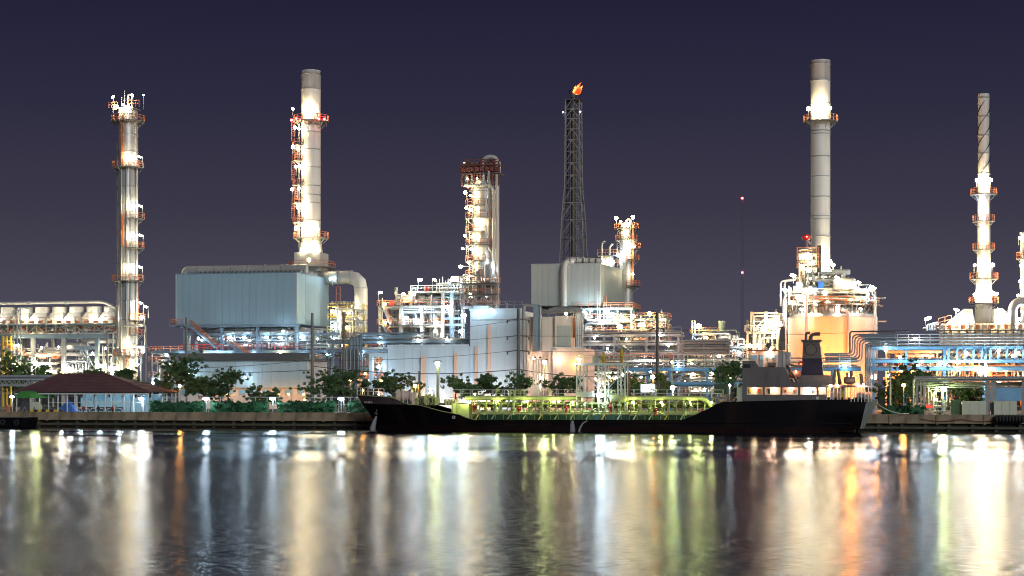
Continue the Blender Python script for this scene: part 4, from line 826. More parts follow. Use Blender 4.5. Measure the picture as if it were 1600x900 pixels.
o = t.p('ring_walkway', MB().sector(0, 0, r*.7, r*1.06, Z(479), Z(477.5), 0, 360, 48), M['grate'])
t.p('railing', MB().rail([(r*1.05*math.cos(a), r*1.05*math.sin(a), Z(477.5)) for a in [2*math.pi*k/40 for k in range(41)]], 1.25, .11, 2.2), M['orange'], o)
o = t.p('ring_walkway', MB().sector(0, 0, r*.55, r*.98, Z(466), Z(464.8), 0, 360, 40), M['grate'])
t.p('railing', MB().rail([(r*.97*math.cos(a), r*.97*math.sin(a), Z(464.8)) for a in [2*math.pi*k/36 for k in range(37)]], 1.25, .1, 2.2), M['steelw'], o)
for y, k_ in ((471, 1.02), (473, 1.0), (461, .9)): t.p('ring_pipe', MB().tube([(r*k_*math.cos(a), r*k_*math.sin(a), Z(y)) for a in [2*math.pi*k/36 for k in range(37)]], .18, 7), M['pipe'])
for px, w_ in ((1228, -5), (1262, -r), (1326, -r-.5), (1367, -5)): t.p('riser_pipe', MB().bend([(U(px), w_, Z(560)), (U(px), w_, Z(462 if px != 1326 else 488)), (U(px)+(2 if px < 1300 else -2), w_+2, Z(462 if px != 1326 else 488))], .28, .8, 8), M['pipe'])
for y, px in ((467, 1370), (479, 1366), (503, 1371)): t.p('outrigger', MB().box(U(px), U(px)+1.6, -1, 1, Z(y)-.1, Z(y)+.12), M['steelw'])
for k in range(10):
    a = math.radians(186 + k*19); t.p('burner_post', MB().box(r*.86*math.cos(a)-.14, r*.86*math.cos(a)+.14, r*.86*math.sin(a)-.14, r*.86*math.sin(a)+.14, Z(487), Z(456)), M['steelw'])
pipes(t, U(1234), U(1368), -r*.9, -r*.5, Z(478), Z(448), 60, 81, r=(.08, .24)); pipes(t, U(1255), U(1325), -4, 0, Z(466), Z(425), 40, 82, r=(.08, .26))
hdrum(t, (U(1303), -6, Z(448)), (U(1338), -6, Z(448)), 1.25, 'shell'); hdrum(t, (U(1300), -3, Z(427)), (U(1329), -3, Z(427)), .5, 'shell')
t.p('blue_box', MB().box(U(1280), U(1288), -7, -5.5, Z(455), Z(443)), M['tarp']); t.p('blue_box', MB().box(U(1246), U(1256), -7, -6, Z(452), Z(444)), M['bluegrey'])
t.p('bridge_pipe', MB().bend([(U(1222), -5, Z(480)), (U(1222), -5, Z(441)), (U(1245), -5, Z(439))], .2, .6), M['pipe']); t.p('bridge_pipe', MB().bend([(U(1228), -4.6, Z(478)), (U(1228), -4.6, Z(441)), (U(1250), -4.6, Z(436))], .2, .6), M['pipe'])
for px, py, c, r_ in ((1230, 456, 'cool', .5), (1242, 434, 'warm', .55), (1363, 454, 'cool', .62), (1241, 475, 'warm', .5), (1250, 469, 'warm', .5), (1257, 466, 'warm', .4), (1295, 474, 'warm', .35), (1270, 456, 'cool', .35), (1309, 438, 'warm', .4), (1320, 450, 'warm', .4), (1342, 446, 'warm', .4), (1330, 472, 'orange', .3), (1276, 478, 'warm', .35), (1350, 470, 'warm', .35), (1228, 494, 'cool', .3), (1310, 484, 'white', .35), (1290, 462, 'warm', .35), (1255, 486, 'white', .35), (1345, 486, 'white', .3)):
    lamp(t, (U(px), -r*.98, Z(py)), c, r_, 190, (1.3, 1, .75), (0, .4, 0))
for px, py in ((1250, 588), (1290, 596), (1330, 588), (1365, 590), (1225, 590)): lamp(t, (U(px), -r-9, Z(py)), 'sodium', .62, 1150, arm=(U(px), -r-9, G), name='floodlight')
t.p('stair_tower', MB().rail([(U(1226), -r*.6, G), (U(1226), -r*.6-1.2, G), (U(1231), -r*.6-1.2, G)], Z(470)-G, .16, .6), M['steel'])

t = T('process_tower', 'narrow orange railed stack head beside the right hand tall stack', 'process tower', 1262, 92)
U, Z = t.U, t.Z
frame(t, U(1250), U(1276), -2, 2, Z(462), [Z(442), Z(420), Z(408), Z(398)], 2, 'steelw', 'orange', 27, .4, .2)
t.e.location.z = Z(462)
for o_ in t.e.children: o_.location.z -= Z(462) - G
t.zb = Z(462)
pipes(t, U(1248), U(1278), -2.4, 1.5, Z(460), Z(388), 34, 91, r=(.07, .22)); t.p('dark_duct', MB().box(U(1277), U(1283), -.5, 1, Z(462), Z(384)), M['dark'])
t.p('vent_pipe', MB().bend([(U(1261), -1, Z(400)), (U(1261), -1, Z(376)), (U(1266), -1, Z(383))], .3, .6), M['pipe']); t.p('red_cap', MB().lathe(U(1260), 0, [(.5, Z(375)), (.9, Z(372)), (.8, Z(368)), (.2, Z(366))], 12), M['red'])
for px, py, r_ in ((1262, 403, .75), (1264, 426, .5), (1255, 418, .3), (1270, 412, .3), (1266, 436, .4), (1258, 441, .35)): lamp(t, (U(px), -2.9, Z(py)), 'warm', r_, 200)
lamp(t, (U(1261), -1.5, Z(371)), 'red', .2, 60)

t = tower('flue_stack', 'tallest plain grey stack with single lit ring platform, standing on the round tank', 1282, 100, 15, 95, mt='stack', cat='chimney', seams=(101, 127, 163, 205, 210, 245, 276, 308, 338, 343, 370, 398))
r = t.r; U, Z = t.U, t.Z
t.p('flue_lining', MB().cyl(0, 0, r*.86, Z(95)-.02, Z(95)+.05, 24), M['black'])
t.p('sooty_top_section', MB().lathe(0, 0, [(r+.012, Z(126)), (r+.012, Z(96))], 28), M['sooty'])
for k in (-1, 1): t.p('lifting_lug', MB().box(k*r-.2, k*r+.2, -.25, .25, Z(103), Z(100)), M['dark'])
platform(t, Z(190), r+.02, r+1.5, -180, 180)
for px, py, r_ in ((1264, 172, .42), (1283, 172, .78), (1282, 178, .5), (1298, 172, .28)): lamp(t, (U(px), -r-.9 if abs(px-1282) < 10 else -r-.3, Z(py)), 'warm', r_, 220, (1, 1, 1.3), arm=(U(px), -r-.3, Z(188)) if abs(px-1282) > 10 else None)
for px, py, r_ in ((1296, 411, .7), (1302, 416, .5), (1296, 424, .5), (1290, 430, .4)): lamp(t, (U(px), -r-1.2, Z(py)), 'warm', r_, 220)

t = T('reformer_frame', 'pale steel frame crammed with pipes left of the round tank', 'process structure', 1197, 86)
U, Z = t.U, t.Z
frame(t, U(1168), U(1226), 0, 7, G, [Z(548), Z(518)], 3, 'steelw', 'rail_w', 37, .5, .3)
for px in (1175, 1197): t.p('tall_post', MB().box(U(px)-.3, U(px)+.3, -.3, .3, Z(518), Z(487)), M['steelw'])
for y in (489, 494): t.p('tie_beam', MB().box(U(1175), U(1215), -.2, .2, Z(y)-.15, Z(y)+.15), M['steelw'])
t.p('brace', MB().bar((U(1178), 0, Z(516)), (U(1200), 0, Z(492)), .25), M['steelw'])
pipes(t, U(1166), U(1228), -.8, 6, Z(565), Z(492), 60, 92, r=(.07, .24)); vessel(t, U(1212), 2, Z(520), Z(488), 1.3, 'shell')
for px, py, r_ in ((1193, 514, .6), (1214, 497, .6), (1186, 540, .4), (1210, 520, .4), (1172, 540, .4), (1205, 505, .4), (1220, 508, .35), (1180, 552, .35), (1205, 548, .35)): lamp(t, (U(px), -1.3, Z(py)), 'warm', r_, 190)

# ---- right hand blue pipe bridge
t = pipe_rack('pipe_rack', 'tall light blue pipe bridge at right with pipes turning down at its end', 1352, 1660, 46, (541, 562, 574), (1365, 1416, 1476, 1540, 1610), 'blue', 45, 11, wd=5, rail='rail_w', r=(.08, .15), railh=2.0, mats=('pipeb', 'pipeg', 'pipeb', 'pipe'))
U, Z = t.U, t.Z
for y in (522, 527, 532, 537): t.p('side_pipe', MB().tube([(U(1352), -.3, Z(y)), (U(1660), -.3, Z(y))], 0.1, 7), M['pipeb' if y != 527 else 'pipeg'])
for k in range(8): t.p('dropping_pipe', MB().bend([(U(1400), -.6-.18*k, Z(522+k*2.6)), (U(1332+k*3.8), -.6-.18*k, Z(522+k*2.6)), (U(1332+k*3.8), -.6-.18*k, Z(552+k*3)), (U(1290), -.6-.18*k, Z(552+k*3))] if k < 5 else [(U(1400), -.6-.18*k, Z(522+k*2.6)), (U(1336+k*3.4), -.6-.18*k, Z(522+k*2.6)), (U(1336+k*3.4), -.6-.18*k, Z(612))], .135, .9, 8, 4), M['pipeb' if k % 3 else 'pipeg'])
t.p('hand_pipe', MB().bend([(U(1420), -.4, Z(517)), (U(1328), -.4, Z(517)), (U(1328), -.4, Z(552)), (U(1288), -.4, Z(553))], .13, .5), M['dark'])
for k in range(14):
    px = 1482 + k*13; t.p('truss_brace', MB().bar((U(px), -.45, Z(561)), (U(px+13), -.45, Z(545)), .16), M['dark'])
    t.p('truss_post', MB().box(U(px)-.2, U(px)+.2, -.5, -.32, Z(562), Z(544)), M['blue']); t.p('pipe_shoe', MB().box(U(px+3), U(px+8), .2, 1.5, Z(560), Z(556)), M['dark'])
    t.p('pipe_shoe', MB().box(U(px+2), U(px+8), .2, 1.5, Z(549), Z(545)), M['dark'])
for px, py, c, r_ in ((1430, 530, 'white', .3), (1384, 547, 'white', .3), (1406, 558, 'cool', .3), (1496, 566, 'warm', .42), (1532, 580, 'white', .8), (1540, 579, 'white', .6), (1469, 568, 'cool', .4), (1560, 548, 'white', .3), (1590, 552, 'white', .3), (1510, 552, 'cool', .3), (1440, 565, 'cool', .3)): lamp(t, (U(px), -1.4, Z(py)), c, r_, 160)

# ---- orange lit tangle behind the right bridge
for nm, lab, a, c, off, ylv, sd in (('pump_house', 'orange lit two storey pipe tangle seen under the right blue bridge', 1385, 1500, 72, (600, 572, 548), 101), ('pump_house', 'orange lit pipe tangle under the right blue bridge at the picture edge', 1502, 1640, 70, (602, 577, 553), 102)):
    t = T(nm, lab, 'process structure', (a+c)/2, off); U, Z = t.U, t.Z
    frame(t, U(a), U(c), 0, 6, G, [Z(y) for y in ylv], 5, 'steelw', 'orange', sd, .5, .25)
    pipes(t, U(a), U(c), -1, 5, G+.5, Z(ylv[-1]), 75, sd, ('pipe', 'shell', 'pipe', 'mot', 'pipeg', 'orange'), (.07, .24))
    for k in range(4): hdrum(t, (U(a+8+k*26), 2, Z(590-(k % 2)*22)), (U(a+26+k*26), 2, Z(590-(k % 2)*22)), .7, 'clad')
    rr = random.Random(sd)
    for k in range(13): lamp(t, (U(a + (c-a)*(k+.5)/13), -1.3, Z(rr.uniform(552, 612))), rr.choice(('warm', 'orange', 'warm', 'pink')), .36, 160)
t.p('blue_screen', MB().box(U(1545), U(1600), -3.4, -3.2, Z(626), Z(605)), M['blue'])

# ---- helical stack with conical furnace base at right
t = tower('helical_stack', 'slim stack with spiral strakes round its top at right', 1537, 98, 9, 147, mt='stack', cat='chimney', seams=(153, 182, 212, 240, 272, 320, 372), prof=[(14, 520), (13, 460), (10.5, 420), (9.5, 300), (8.6, 275), (8.6, 147)])
r = 8.6*t.m(); U, Z = t.U, t.Z
t.p('flue_lining', MB().cyl(0, 0, r*.85, Z(147)-.02, Z(147)+.05, 20), M['black'])
for q in range(3):
    b = MB(); N_k = 50; prev = None
    for k in range(N_k+1):
        a = q*2.094 + k/N_k*2*math.pi*1.45; z = Z(272) + (Z(158)-Z(272))*k/N_k
        cur = [(rr_*math.cos(a), rr_*math.sin(a), z) for rr_ in (r*.98, r*1.2)]
        if prev:
            d = .05; b.hexa([(*prev[0][:2], prev[0][2]-d), (*prev[1][:2], prev[1][2]-d), (*cur[1][:2], cur[1][2]-d), (*cur[0][:2], cur[0][2]-d)], [(*prev[0][:2], prev[0][2]+d), (*prev[1][:2], prev[1][2]+d), (*cur[1][:2], cur[1][2]+d), (*cur[0][:2], cur[0][2]+d)])
        prev = cur
    t.p('strake', b, M['black'])
for y, w_ in ((304, 1.3), (346, .9), (390, .9), (436, 1.5), (474, 1.6)): platform(t, Z(y), r+.05, r*1.15+w_, -180, 180)
ladder(t, .5, -r*1.3, Z(474), Z(300), 'orange', False)
for px, py, r_, c in ((1526, 283, .45, 'warm'), (1536, 281, .5, 'warm'), (1547, 283, .45, 'warm'), (1541, 291, .42, 'warm'), (1534, 323, .62, 'cool'), (1535, 333, .45, 'cool'), (1536, 365, .62, 'warm'), (1536, 374, .45, 'warm'), (1522, 415, .34, 'warm'), (1539, 413, .6, 'warm'), (1540, 421, .5, 'warm'), (1550, 415, .5, 'warm'), (1523, 461, .5, 'warm'), (1537, 458, .75, 'warm'), (1536, 466, .6, 'warm'), (1549, 459, .62, 'warm'), (1556, 460, .4, 'warm')):
    lamp(t, (U(px), -r-(.9 if abs(px-1537) < 8 else .5), Z(py)), c, r_, 200)
t = T('conical_furnace', 'pair of white conical furnace roofs at the foot of the spiral stack', 'furnace', 1537, 88)
U, Z = t.U, t.Z
for nm, a, c in (('left_roof', 1478, 1522), ('right_roof', 1552, 1592)):
    m_ = (a + c)/2 + (12 if nm == 'left_roof' else -12); t.p(nm, MB().hexa([(U(a), -2, Z(505)), (U(c), -2, Z(505)), (U(c), 8, Z(505)), (U(a), 8, Z(505))], [(U(m_-6), 1, Z(482)), (U(m_+8), 1, Z(482)), (U(m_+8), 5, Z(482)), (U(m_-6), 5, Z(482))]), M['shell'])
t.p('furnace_box', MB().box(U(1470), U(1600), -2.2, 9, Z(540), Z(506)), M['tank'])
for k in range(11): t.p('stiffener', MB().box(U(1474+k*12)-.12, U(1474+k*12)+.12, -2.4, -2.205, Z(540), Z(506)), M['steel'])
o = t.p('walkway', MB().box(U(1462), U(1604), -3.6, -2.41, Z(518), Z(516)), M['grate']); t.p('railing', MB().rail([(U(1462), -3.5, Z(516)), (U(1604), -3.5, Z(516))], 1.2, .09, 1.4), M['orange'], o)
for k in range(12): t.p('end_plate', MB().box(U(1468+k*11), U(1474+k*11), -3.2, -2.8, Z(515), Z(508)), M['orange' if k % 2 else 'shell'])
o = t.p('side_deck', MB().box(U(1442), U(1475), -1, 3, Z(513), Z(511)), M['steelw']); t.p('railing', MB().rail([(U(1466), -.9, Z(511)), (U(1486), -.9, Z(506))], 1.6, .1, 1), M['orange'], o)
for k in range(4): t.p('manifold_pipe', MB().bend([(U(1448+k*4), -1.2, Z(516)), (U(1448+k*4), -1.2, Z(507-k)), (U(1466), -1.2, Z(507-k))], .18, .4), M['pipe'])
t.p('duct_elbow', MB().bend([(U(1580), -3, Z(506)), (U(1580), -3, Z(474)), (U(1612), -3, Z(472))], 7*t.m(), 2.6, 14, 6), M['shell'])
for px, py, c, r_ in ((1449, 498, 'cool', .6), (1493, 485, 'cool', .5), (1500, 498, 'warm', .6), (1508, 493, 'white', .5), (1562, 487, 'warm', .7), (1570, 494, 'white', .5), (1488, 503, 'warm', .4), (1590, 500, 'cool', .4), (1596, 489, 'white', .4), (1556, 500, 'warm', .4)):
    lamp(t, (U(px), -3.2, Z(py)), c, r_, 200, (1.4, 1, .7), (0, -.4 if px == 1449 else .4, 0), arm=(U(px-4), -3.2, Z(py+15)) if px in (1449,) else None)
t = tower('pipe_column', 'thin pale column cut by the right edge of the picture', 1600, 96, 5.5, 366, mt='shell', cat='column', seams=(395, 420, 445))
platform(t, t.Z(404), t.r, t.r+.8, 150, 260); t.p('cap', MB().cyl(0, 0, t.r+.15, t.Z(366), t.Z(363), 16), M['steel'])
for px, py in ((1592, 372), (1593, 440), (1590, 462), (1594, 415)): lamp(t, (t.U(px), -1.3, t.Z(py)), 'warm', .32, 190)

# =================================================================== BANK: trees, hedge, lamps, poles, sheds
def foliage(name, clumps, leaf, seed, mt, per=70):
    rg = np.random.default_rng(seed); P = []; Fc = []
    cs = []
    for (c, rad) in clumps:
        k = int(per*max(.4, rad)); d = rg.normal(size=(k, 3)); d /= np.linalg.norm(d, axis=1)[:, None]
        cs.append(np.array(c) + d*rad*(rg.random(k)**.45)[:, None]*np.array([1, 1, .75]))
    cs = np.concatenate(cs); n = len(cs)
    a = rg.normal(size=(n, 3)); a /= np.linalg.norm(a, axis=1)[:, None]; b = np.cross(a, rg.normal(size=(n, 3))); b /= np.linalg.norm(b, axis=1)[:, None]
    l = leaf*(.6 + .8*rg.random(n))[:, None]
    V = np.stack([cs - a*l, cs + b*l*.42, cs + a*l, cs - b*l*.42], 1).reshape(-1, 3)
    me = bpy.data.meshes.new(name); me.vertices.add(4*n); me.vertices.foreach_set('co', V.ravel().astype(np.float32))
    me.loops.add(4*n); me.loops.foreach_set('vertex_index', np.arange(4*n, dtype=np.int32)); me.polygons.add(n)
    me.polygons.foreach_set('loop_start', np.arange(0, 4*n, 4, dtype=np.int32)); me.polygons.foreach_set('loop_total', np.full(n, 4, dtype=np.int32))
    me.update(calc_edges=True); me.materials.append(M[mt]); return me
def tree(label, px, off, ytop, ybot, wpx, seed, group='trees along the bank', lean=0, dens=1.0):
    t = T('tree', label, 'tree', px, off, group); rr = random.Random(seed); s = t.m()
    zt, zb = t.Z(ytop), t.Z(ybot); W = wpx*s/2*1.12; H = (zt - zb)*1.1; zc = zb + H*.48
    ht = max(.6, zb + H*.25 - G); b = MB(); r0 = .10 + .02*H
    b.tube([(0, 0, G), (rr.uniform(-.15, .15), 0, G + ht*.5), (lean*.3, 0, G + ht)], [r0, r0*.8, r0*.65], 8)
    clumps = []; nb = max(70, int(W*H*13*dens)); tips = []
    lobes = []
    for k in range(rr.randint(5, 8)):
        a = rr.uniform(0, 2*math.pi); q = rr.uniform(.25, .78); ph = rr.uniform(-.7, .75)
        lobes.append((lean + W*q*math.cos(a)*(1-.3*abs(ph)), W*.8*q*math.sin(a), zc + H*.42*ph, rr.uniform(.26, .46)))
    for k in range(nb):
        l = lobes[k % len(lobes)]; g = lambda: max(-1.5, min(1.5, rr.gauss(0, .55)))
        c = (l[0] + W*l[3]*1.15*g(), l[1] + W*l[3]*g(), l[2] + H*l[3]*.55*g())
        clumps.append((c, rr.uniform(.16, .46)*min(1.0, W*.36))); tips.append(c)
    for c in rr.sample(tips, min(len(tips), 14)):
        m_ = ((c[0])*.45 + lean*.2, c[1]*.4, G + ht + (c[2]-G-ht)*.5); b.tube([(lean*.3, 0, G + ht*.95), m_, c], [r0*.5, r0*.3, .03], 5, False)
    t.p('trunk', b, M['bark']); o = link('crown', foliage('crown', clumps, .145, seed, 'leaf', int(130*dens)), t.e, (0, 0, -t.zb)); return t
TREES = [('leafy tree lit yellow from behind at far left edge', 22, 24, 557, 604, 62, 1), ('thin low tree between the left lamp pole and the roof', 82, 26, 572, 606, 60, 2), ('small pale tree in front of the silver column foot', 150, 24, 574, 604, 34, 3),
    ('scrubby tree just right of the red roof', 212, 22, 578, 620, 66, 4), ('biggest dark round tree left of centre with sodium lamp inside', 277, 17, 560, 612, 84, 5), ('loose feathery tree below the blue box building', 356, 17, 576, 622, 74, 6), ('low bush tree between two larger trees near hedge', 318, 19, 588, 626, 50, 7),
    ('small yellow lit shrub tree in front of the warehouse', 412, 20, 602, 632, 60, 8), ('broad dark tree near the ship bow', 522, 17, 582, 626, 92, 9), ('airy thin tree standing over the ship forecastle', 614, 18, 580, 622, 58, 10), ('tree half hidden left of the airy one by the bow', 580, 20, 592, 624, 46, 11), ('sapling lit orange beside the sodium lamp pole', 648, 18, 598, 620, 30, 12),
    ('rounded dark tree in front of the low white building', 712, 20, 590, 622, 54, 13), ('green lit low tree in front of the white building', 738, 16, 600, 624, 40, 14), ('dense dark tree under the power pole wires', 768, 20, 586, 624, 62, 15), ('dark tree right against the crossarm power pole', 815, 22, 584, 622, 44, 16),
    ('orange lit tree before the blush building', 880, 22, 588, 622, 62, 17), ('dark tree seen through the ship loading frame', 985, 24, 578, 622, 66, 18), ('small tree by the sodium lamp behind the deck', 1040, 26, 584, 622, 40, 19), ('tree left of the ship wheelhouse', 1142, 24, 568, 622, 58, 20),
    ('bright green tree just astern of the ship', 1398, 20, 566, 640, 74, 21), ('spreading dark tree beside the grey gantry', 1442, 22, 580, 616, 70, 22), ('flat dark tree hanging inside the gantry', 1518, 16, 602, 630, 66, 23), ('tree behind the right gantry lamp', 1468, 26, 590, 622, 44, 24)]
for a in TREES: tree(*a)

def hedge(label, px0, px1, off, ytop, dep, seed, mt='leafh'):
    t = T('hedge', label, 'hedge', (px0+px1)/2, off, 'clipped hedges along the quay'); u0, u1, z1 = t.U(px0), t.U(px1), t.Z(ytop)
    t.p('hedge_core', MB().box(u0+.2, u1-.2, .25, dep-.2, G, z1-.2), M[mt])
    rr = random.Random(seed); cl = []
    for k in range(int((u1-u0)*3.2)):
        cl.append(((rr.uniform(u0+.2, u1-.2), rr.uniform(0, .35), rr.uniform(G+.2, z1-.2)), rr.uniform(.28, .42)))
        if k % 2: cl.append(((rr.uniform(u0+.2, u1-.2), rr.uniform(.2, dep), z1-.18 + rr.uniform(-.06, .08)), rr.uniform(.25, .4)))
    link('hedge_leaves', foliage('hedge_leaves', cl, .17, seed, mt, 150), t.e, (0, 0, -t.zb))
for k, (a, b_) in enumerate(((232, 318), (326, 418), (430, 524), (540, 600))): hedge(('clipped hedge running right from the red roof', 'second hedge length between the first two hedge lamps', 'third hedge length below the warehouse windows', 'last hedge length by the ship bow')[k], a, b_, 3.5, 627, 1.6, 200+k)
hedge('dark low hedge astern of the ship beside the gantry', 1376, 1446, 3.5, 634, 1.6, 210)

t = T('bank_fence', 'thin pale mesh fence above the hedge along the quay', 'fence', 410, 7)
b = MB().rail([(t.U(236), 0, G), (t.U(585), 0, G)], 2.5, .06, 1.9); t.p('fence_rails', b, M['rail_w'])

def bank_lamp(label, px, off, py, c='cool', r=.4, st=170, sc_=(1.6, 1, .8), pole=.07, name='street_lamp', group=None, mt='steel', hood=True):
    t = T(name, label, 'lamp', px, off, group); z = t.Z(py)
    t.p('pole', MB().lathe(0, .12, [(pole*1.3, G), (pole*1.2, G+.5), (pole, z)], 8), M[mt])
    if hood: t.p('hood', MB().hexa([(-r*1.7, -r*.9, z+r*.75), (r*1.7, -r*.9, z+r*.75), (r*1.7, r*.9, z+r*.75), (-r*1.7, r*.9, z+r*.75)], [(-r*1.1, -r*.5, z+r*1.05), (r*1.1, -r*.5, z+r*1.05), (r*1.1, r*.5, z+r*1.05), (-r*1.1, r*.5, z+r*1.05)]), M['dark'])
    lamp(t, (0, -r*.35, z), c, r, st, sc_); return t
for k, px in enumerate((221, 322, 426, 533)): bank_lamp(('low white floodlight at the right end of the red roof', 'low white floodlight above hedge, below the feathery tree', 'low white floodlight above hedge, below the warehouse windows', 'low white floodlight above hedge nearest the ship bow')[k], px, 2.6, 623, 'cool', .36, 190, group='floodlights above the hedge')
bank_lamp('white lamp beside the green awning', 19, 3, 620, 'cool', .3, 170); bank_lamp('tall yellow pole lamp left of the red roof', 55, 20, 566, 'lime', .34, 190)
bank_lamp('orange sodium lamp shining inside the biggest tree', 281, 13, 603, 'orange', .30, 190, (1, 1, 1)); bank_lamp('low orange lamp in front of the warehouse corner', 476, 9, 625, 'orange', .22, 150, (1, 1, 1))
bank_lamp('orange sodium lamp on pole behind the ship forecastle', 649, 16, 603, 'orange', .34, 200, (1, 1, 1)); bank_lamp('bright yellow green lamp on tall wooden pole behind the ship bow', 684, 28, 568, 'lime', .45, 300, (1, 1, .9), .22, mt='steelw')
bank_lamp('tall yellow green lamp before the blush building', 851, 28, 566, 'lime', .42, 300, (1, 1, .9)); bank_lamp('lower warm lamp before the blush building', 844, 24, 602, 'warm', .40, 190, (1, 1, 1))
bank_lamp('orange sodium lamp behind the tanker mid deck', 1020, 20, 589, 'orange', .42, 200, (1, 1, 1)); bank_lamp('glaring yellow white lamp behind tanker deck right of the sodium lamp', 1051, 14, 606, 'lime', .45, 420, (1, 1, 1)); bank_lamp('small greenish lamp on the blue bridge post', 1050, 20, 566, 'lime', .22, 120, (1, 1, 1))
bank_lamp('orange lamp astern of the ship', 1412, 14, 602, 'orange', .32, 190, (1, 1, 1)); bank_lamp('glaring yellow white lamp inside the right gantry', 1474, 6, 608, 'lime', .48, 460, (1, 1, 1)); bank_lamp('pale lamp low beside the red sign', 1461, 12, 625, 'white', .40, 190, (1, 1, 1)); bank_lamp('small cool lamp by the green box left of wheelhouse', 1140, 18, 602, 'cool', .26, 150, (1, 1, 1))
bank_lamp('green floodlight low among the trees behind the bow', 742, 12, 616, 'lime', .2, 120, (1, 1, 1)); bank_lamp('small warm lamp low by the big tree trunk', 255, 12, 612, 'warm', .2, 140, (1, 1, 1)); bank_lamp('small lamp low behind the ship winch', 673, 10, 613, 'white', .26, 150, (1, 1, 1))
t = T('floodlight_board', 'glaring white rectangular light board behind the tanker deck', 'floodlight', 1012, 12)
for px in (1001, 1023): t.p('post', MB().box(t.U(px)-.08, t.U(px)+.08, 0, .2, G, t.Z(616)), M['steel'])
t.p('housing', MB().box(t.U(1000), t.U(1025), .02, .3, t.Z(614), t.Z(600)), M['steel']); t.p('light_panel', MB().box(t.U(1002), t.U(1022), -.05, .016, t.Z(612), t.Z(601)), emit('light_panel', (.85, .93, 1), 14))

def pole(label, px, off, ytop, arms=(), r=.17, mt='wood'):
    t = T('power_pole', label, 'pole', px, off, 'power poles along the bank'); z = t.Z(ytop)
    t.p('pole', MB().lathe(0, 0, [(r*1.35, G), (r, z)], 9), M[mt])
    for y, w_ in arms:
        za = t.Z(y); o = t.p('crossarm', MB().bar((-w_, -.2, za-.3), (0, -.2, za), .16).bar((0, -.2, za), (w_, -.2, za-.3), .16), M['dark'])
        for k in (-1, 1): t.p('insulator', MB().lathe(k*w_*.95, -.2, [(.09, za-.75), (.16, za-.6), (.09, za-.5), (.16, za-.4), (.07, za-.2)], 8), M['dark'], o)
    return t
pole('bare dark pole rising before the left end of the boiler house', 291, 44, 496); pole('bare pole before the right corner of the boiler house', 488, 40, 489, r=.24); pole('thinner pole right of the boiler house', 537, 42, 488, r=.2)
pole('tall pole with three drooping crossarms before the white building', 810, 38, 482, ((498, 1.9), (524, 1.9), (547, 1.9)), .26, 'dark'); pole('dark pole before the grey pipe banks', 1027, 42, 488, ((512, 1.2),), .24, 'dark'); pole('short orange lit post behind the forecastle', 655, 16, 580, r=.14); pole('grey slender pole astern of the ship', 1391, 8, 566, r=.12, mt='steel')
def wire(label, a, b_, sag, r=.035):
    (pa, oa, ya), (pb, ob_, yb) = a, b_; p = PT(pa, oa); p.z = ZP(pa, ya, oa); q = PT(pb, ob_); q.z = ZP(pb, yb, ob_)
    c = (p+q)/2; bmb = MB().tube([p.lerp(q, k/12) - c - Vector((0, 0, sag*4*(k/12)*(1-k/12))) for k in range(13)], r, 4)
    tag(link('power_line', bmb.mesh('power_line', M['rope']), None, c), label, 'wire', 'power lines between the poles')
wire('upper thin wire from boiler house pole to crossarm pole', (488, 40, 540), (810, 38, 524), .5); wire('middle thin wire from boiler house pole to crossarm pole', (488, 40, 562), (810, 38, 547), .6); wire('lowest thicker wire sagging across the white building', (488, 40, 572), (810, 38, 577), 1.0, .06)
wire('topmost wire reaching the highest crossarm', (488, 40, 530), (810, 38, 500), .5); wire('upper wire from crossarm pole to pole by pipe banks', (810, 38, 524), (1027, 42, 515), .5); wire('lower wire from crossarm pole to pole by pipe banks', (810, 38, 547), (1027, 42, 540), .6); wire('thick low wire right of the crossarm pole', (810, 38, 577), (1027, 42, 585), .8, .06)
wire('wire from pipe bank pole towards the wheelhouse', (1027, 42, 512), (1320, 40, 520), .6); wire('upper left wire between the two boiler house poles', (291, 44, 575), (488, 40, 562), .3); wire('lower left wire between the two boiler house poles', (291, 44, 580), (488, 40, 578), .3, .05)

# ---- red roofed pavilion with its parked motorcycles
t = T('pavilion', 'open pavilion with dark red hipped roof beside the river', 'pavilion', 128, 3.2)
U, Z = t.U, t.Z; dp = 11.0
e0, e1 = U(24), U(236); ze = Z(613); zr = Z(584, None, 5); r0_, r1_ = U(97, 5.5), U(163, 5.5)
t.p('roof_core', MB().add([(e0, -.6, ze-.1), (e1, -.6, ze-.1), (e1, dp, ze-.1), (e0, dp, ze-.1), (r0_, dp/2, zr-.1), (r1_, dp/2, zr-.1)], [(3,2,1,0), (0,1,5,4), (1,2,5), (2,3,4,5), (3,0,4)]), M['dark'])
# roof sheets: slope courses, each its own piece
def slope(A, B, C_, D_, nrow, ncol):   # A,B eave; D_,C_ ridge
    A, B, C_, D_ = map(Vector, (A, B, C_, D_)); nrm = (B-A).cross(D_-A).normalized()
    if nrm.z < 0: nrm = -nrm
    for i in range(nrow):
        for j in range(ncol):
            f0, f1 = i/nrow, (i+1.04)/nrow if i < nrow-1 else 1; g0, g1 = (j+.012)/ncol, (j+.988)/ncol
            P = lambda g, f: (A.lerp(B, g)).lerp(D_.lerp(C_, g), f)
            q = [P(g0, f0), P(g1, f0), P(g1, f1), P(g0, f1)]; lo = nrm*.05; hi0 = nrm*.12; hi1 = nrm*.07
            t.p('roof_sheet', MB().hexa([q[0]+lo, q[1]+lo, q[2]+lo, q[3]+lo], [q[0]+hi0, q[1]+hi0, q[2]+hi1, q[3]+hi1]), M['roofred'])
slope((e0, -.6, ze), (e1, -.6, ze), (r1_, dp/2, zr), (r0_, dp/2, zr), 6, 10)
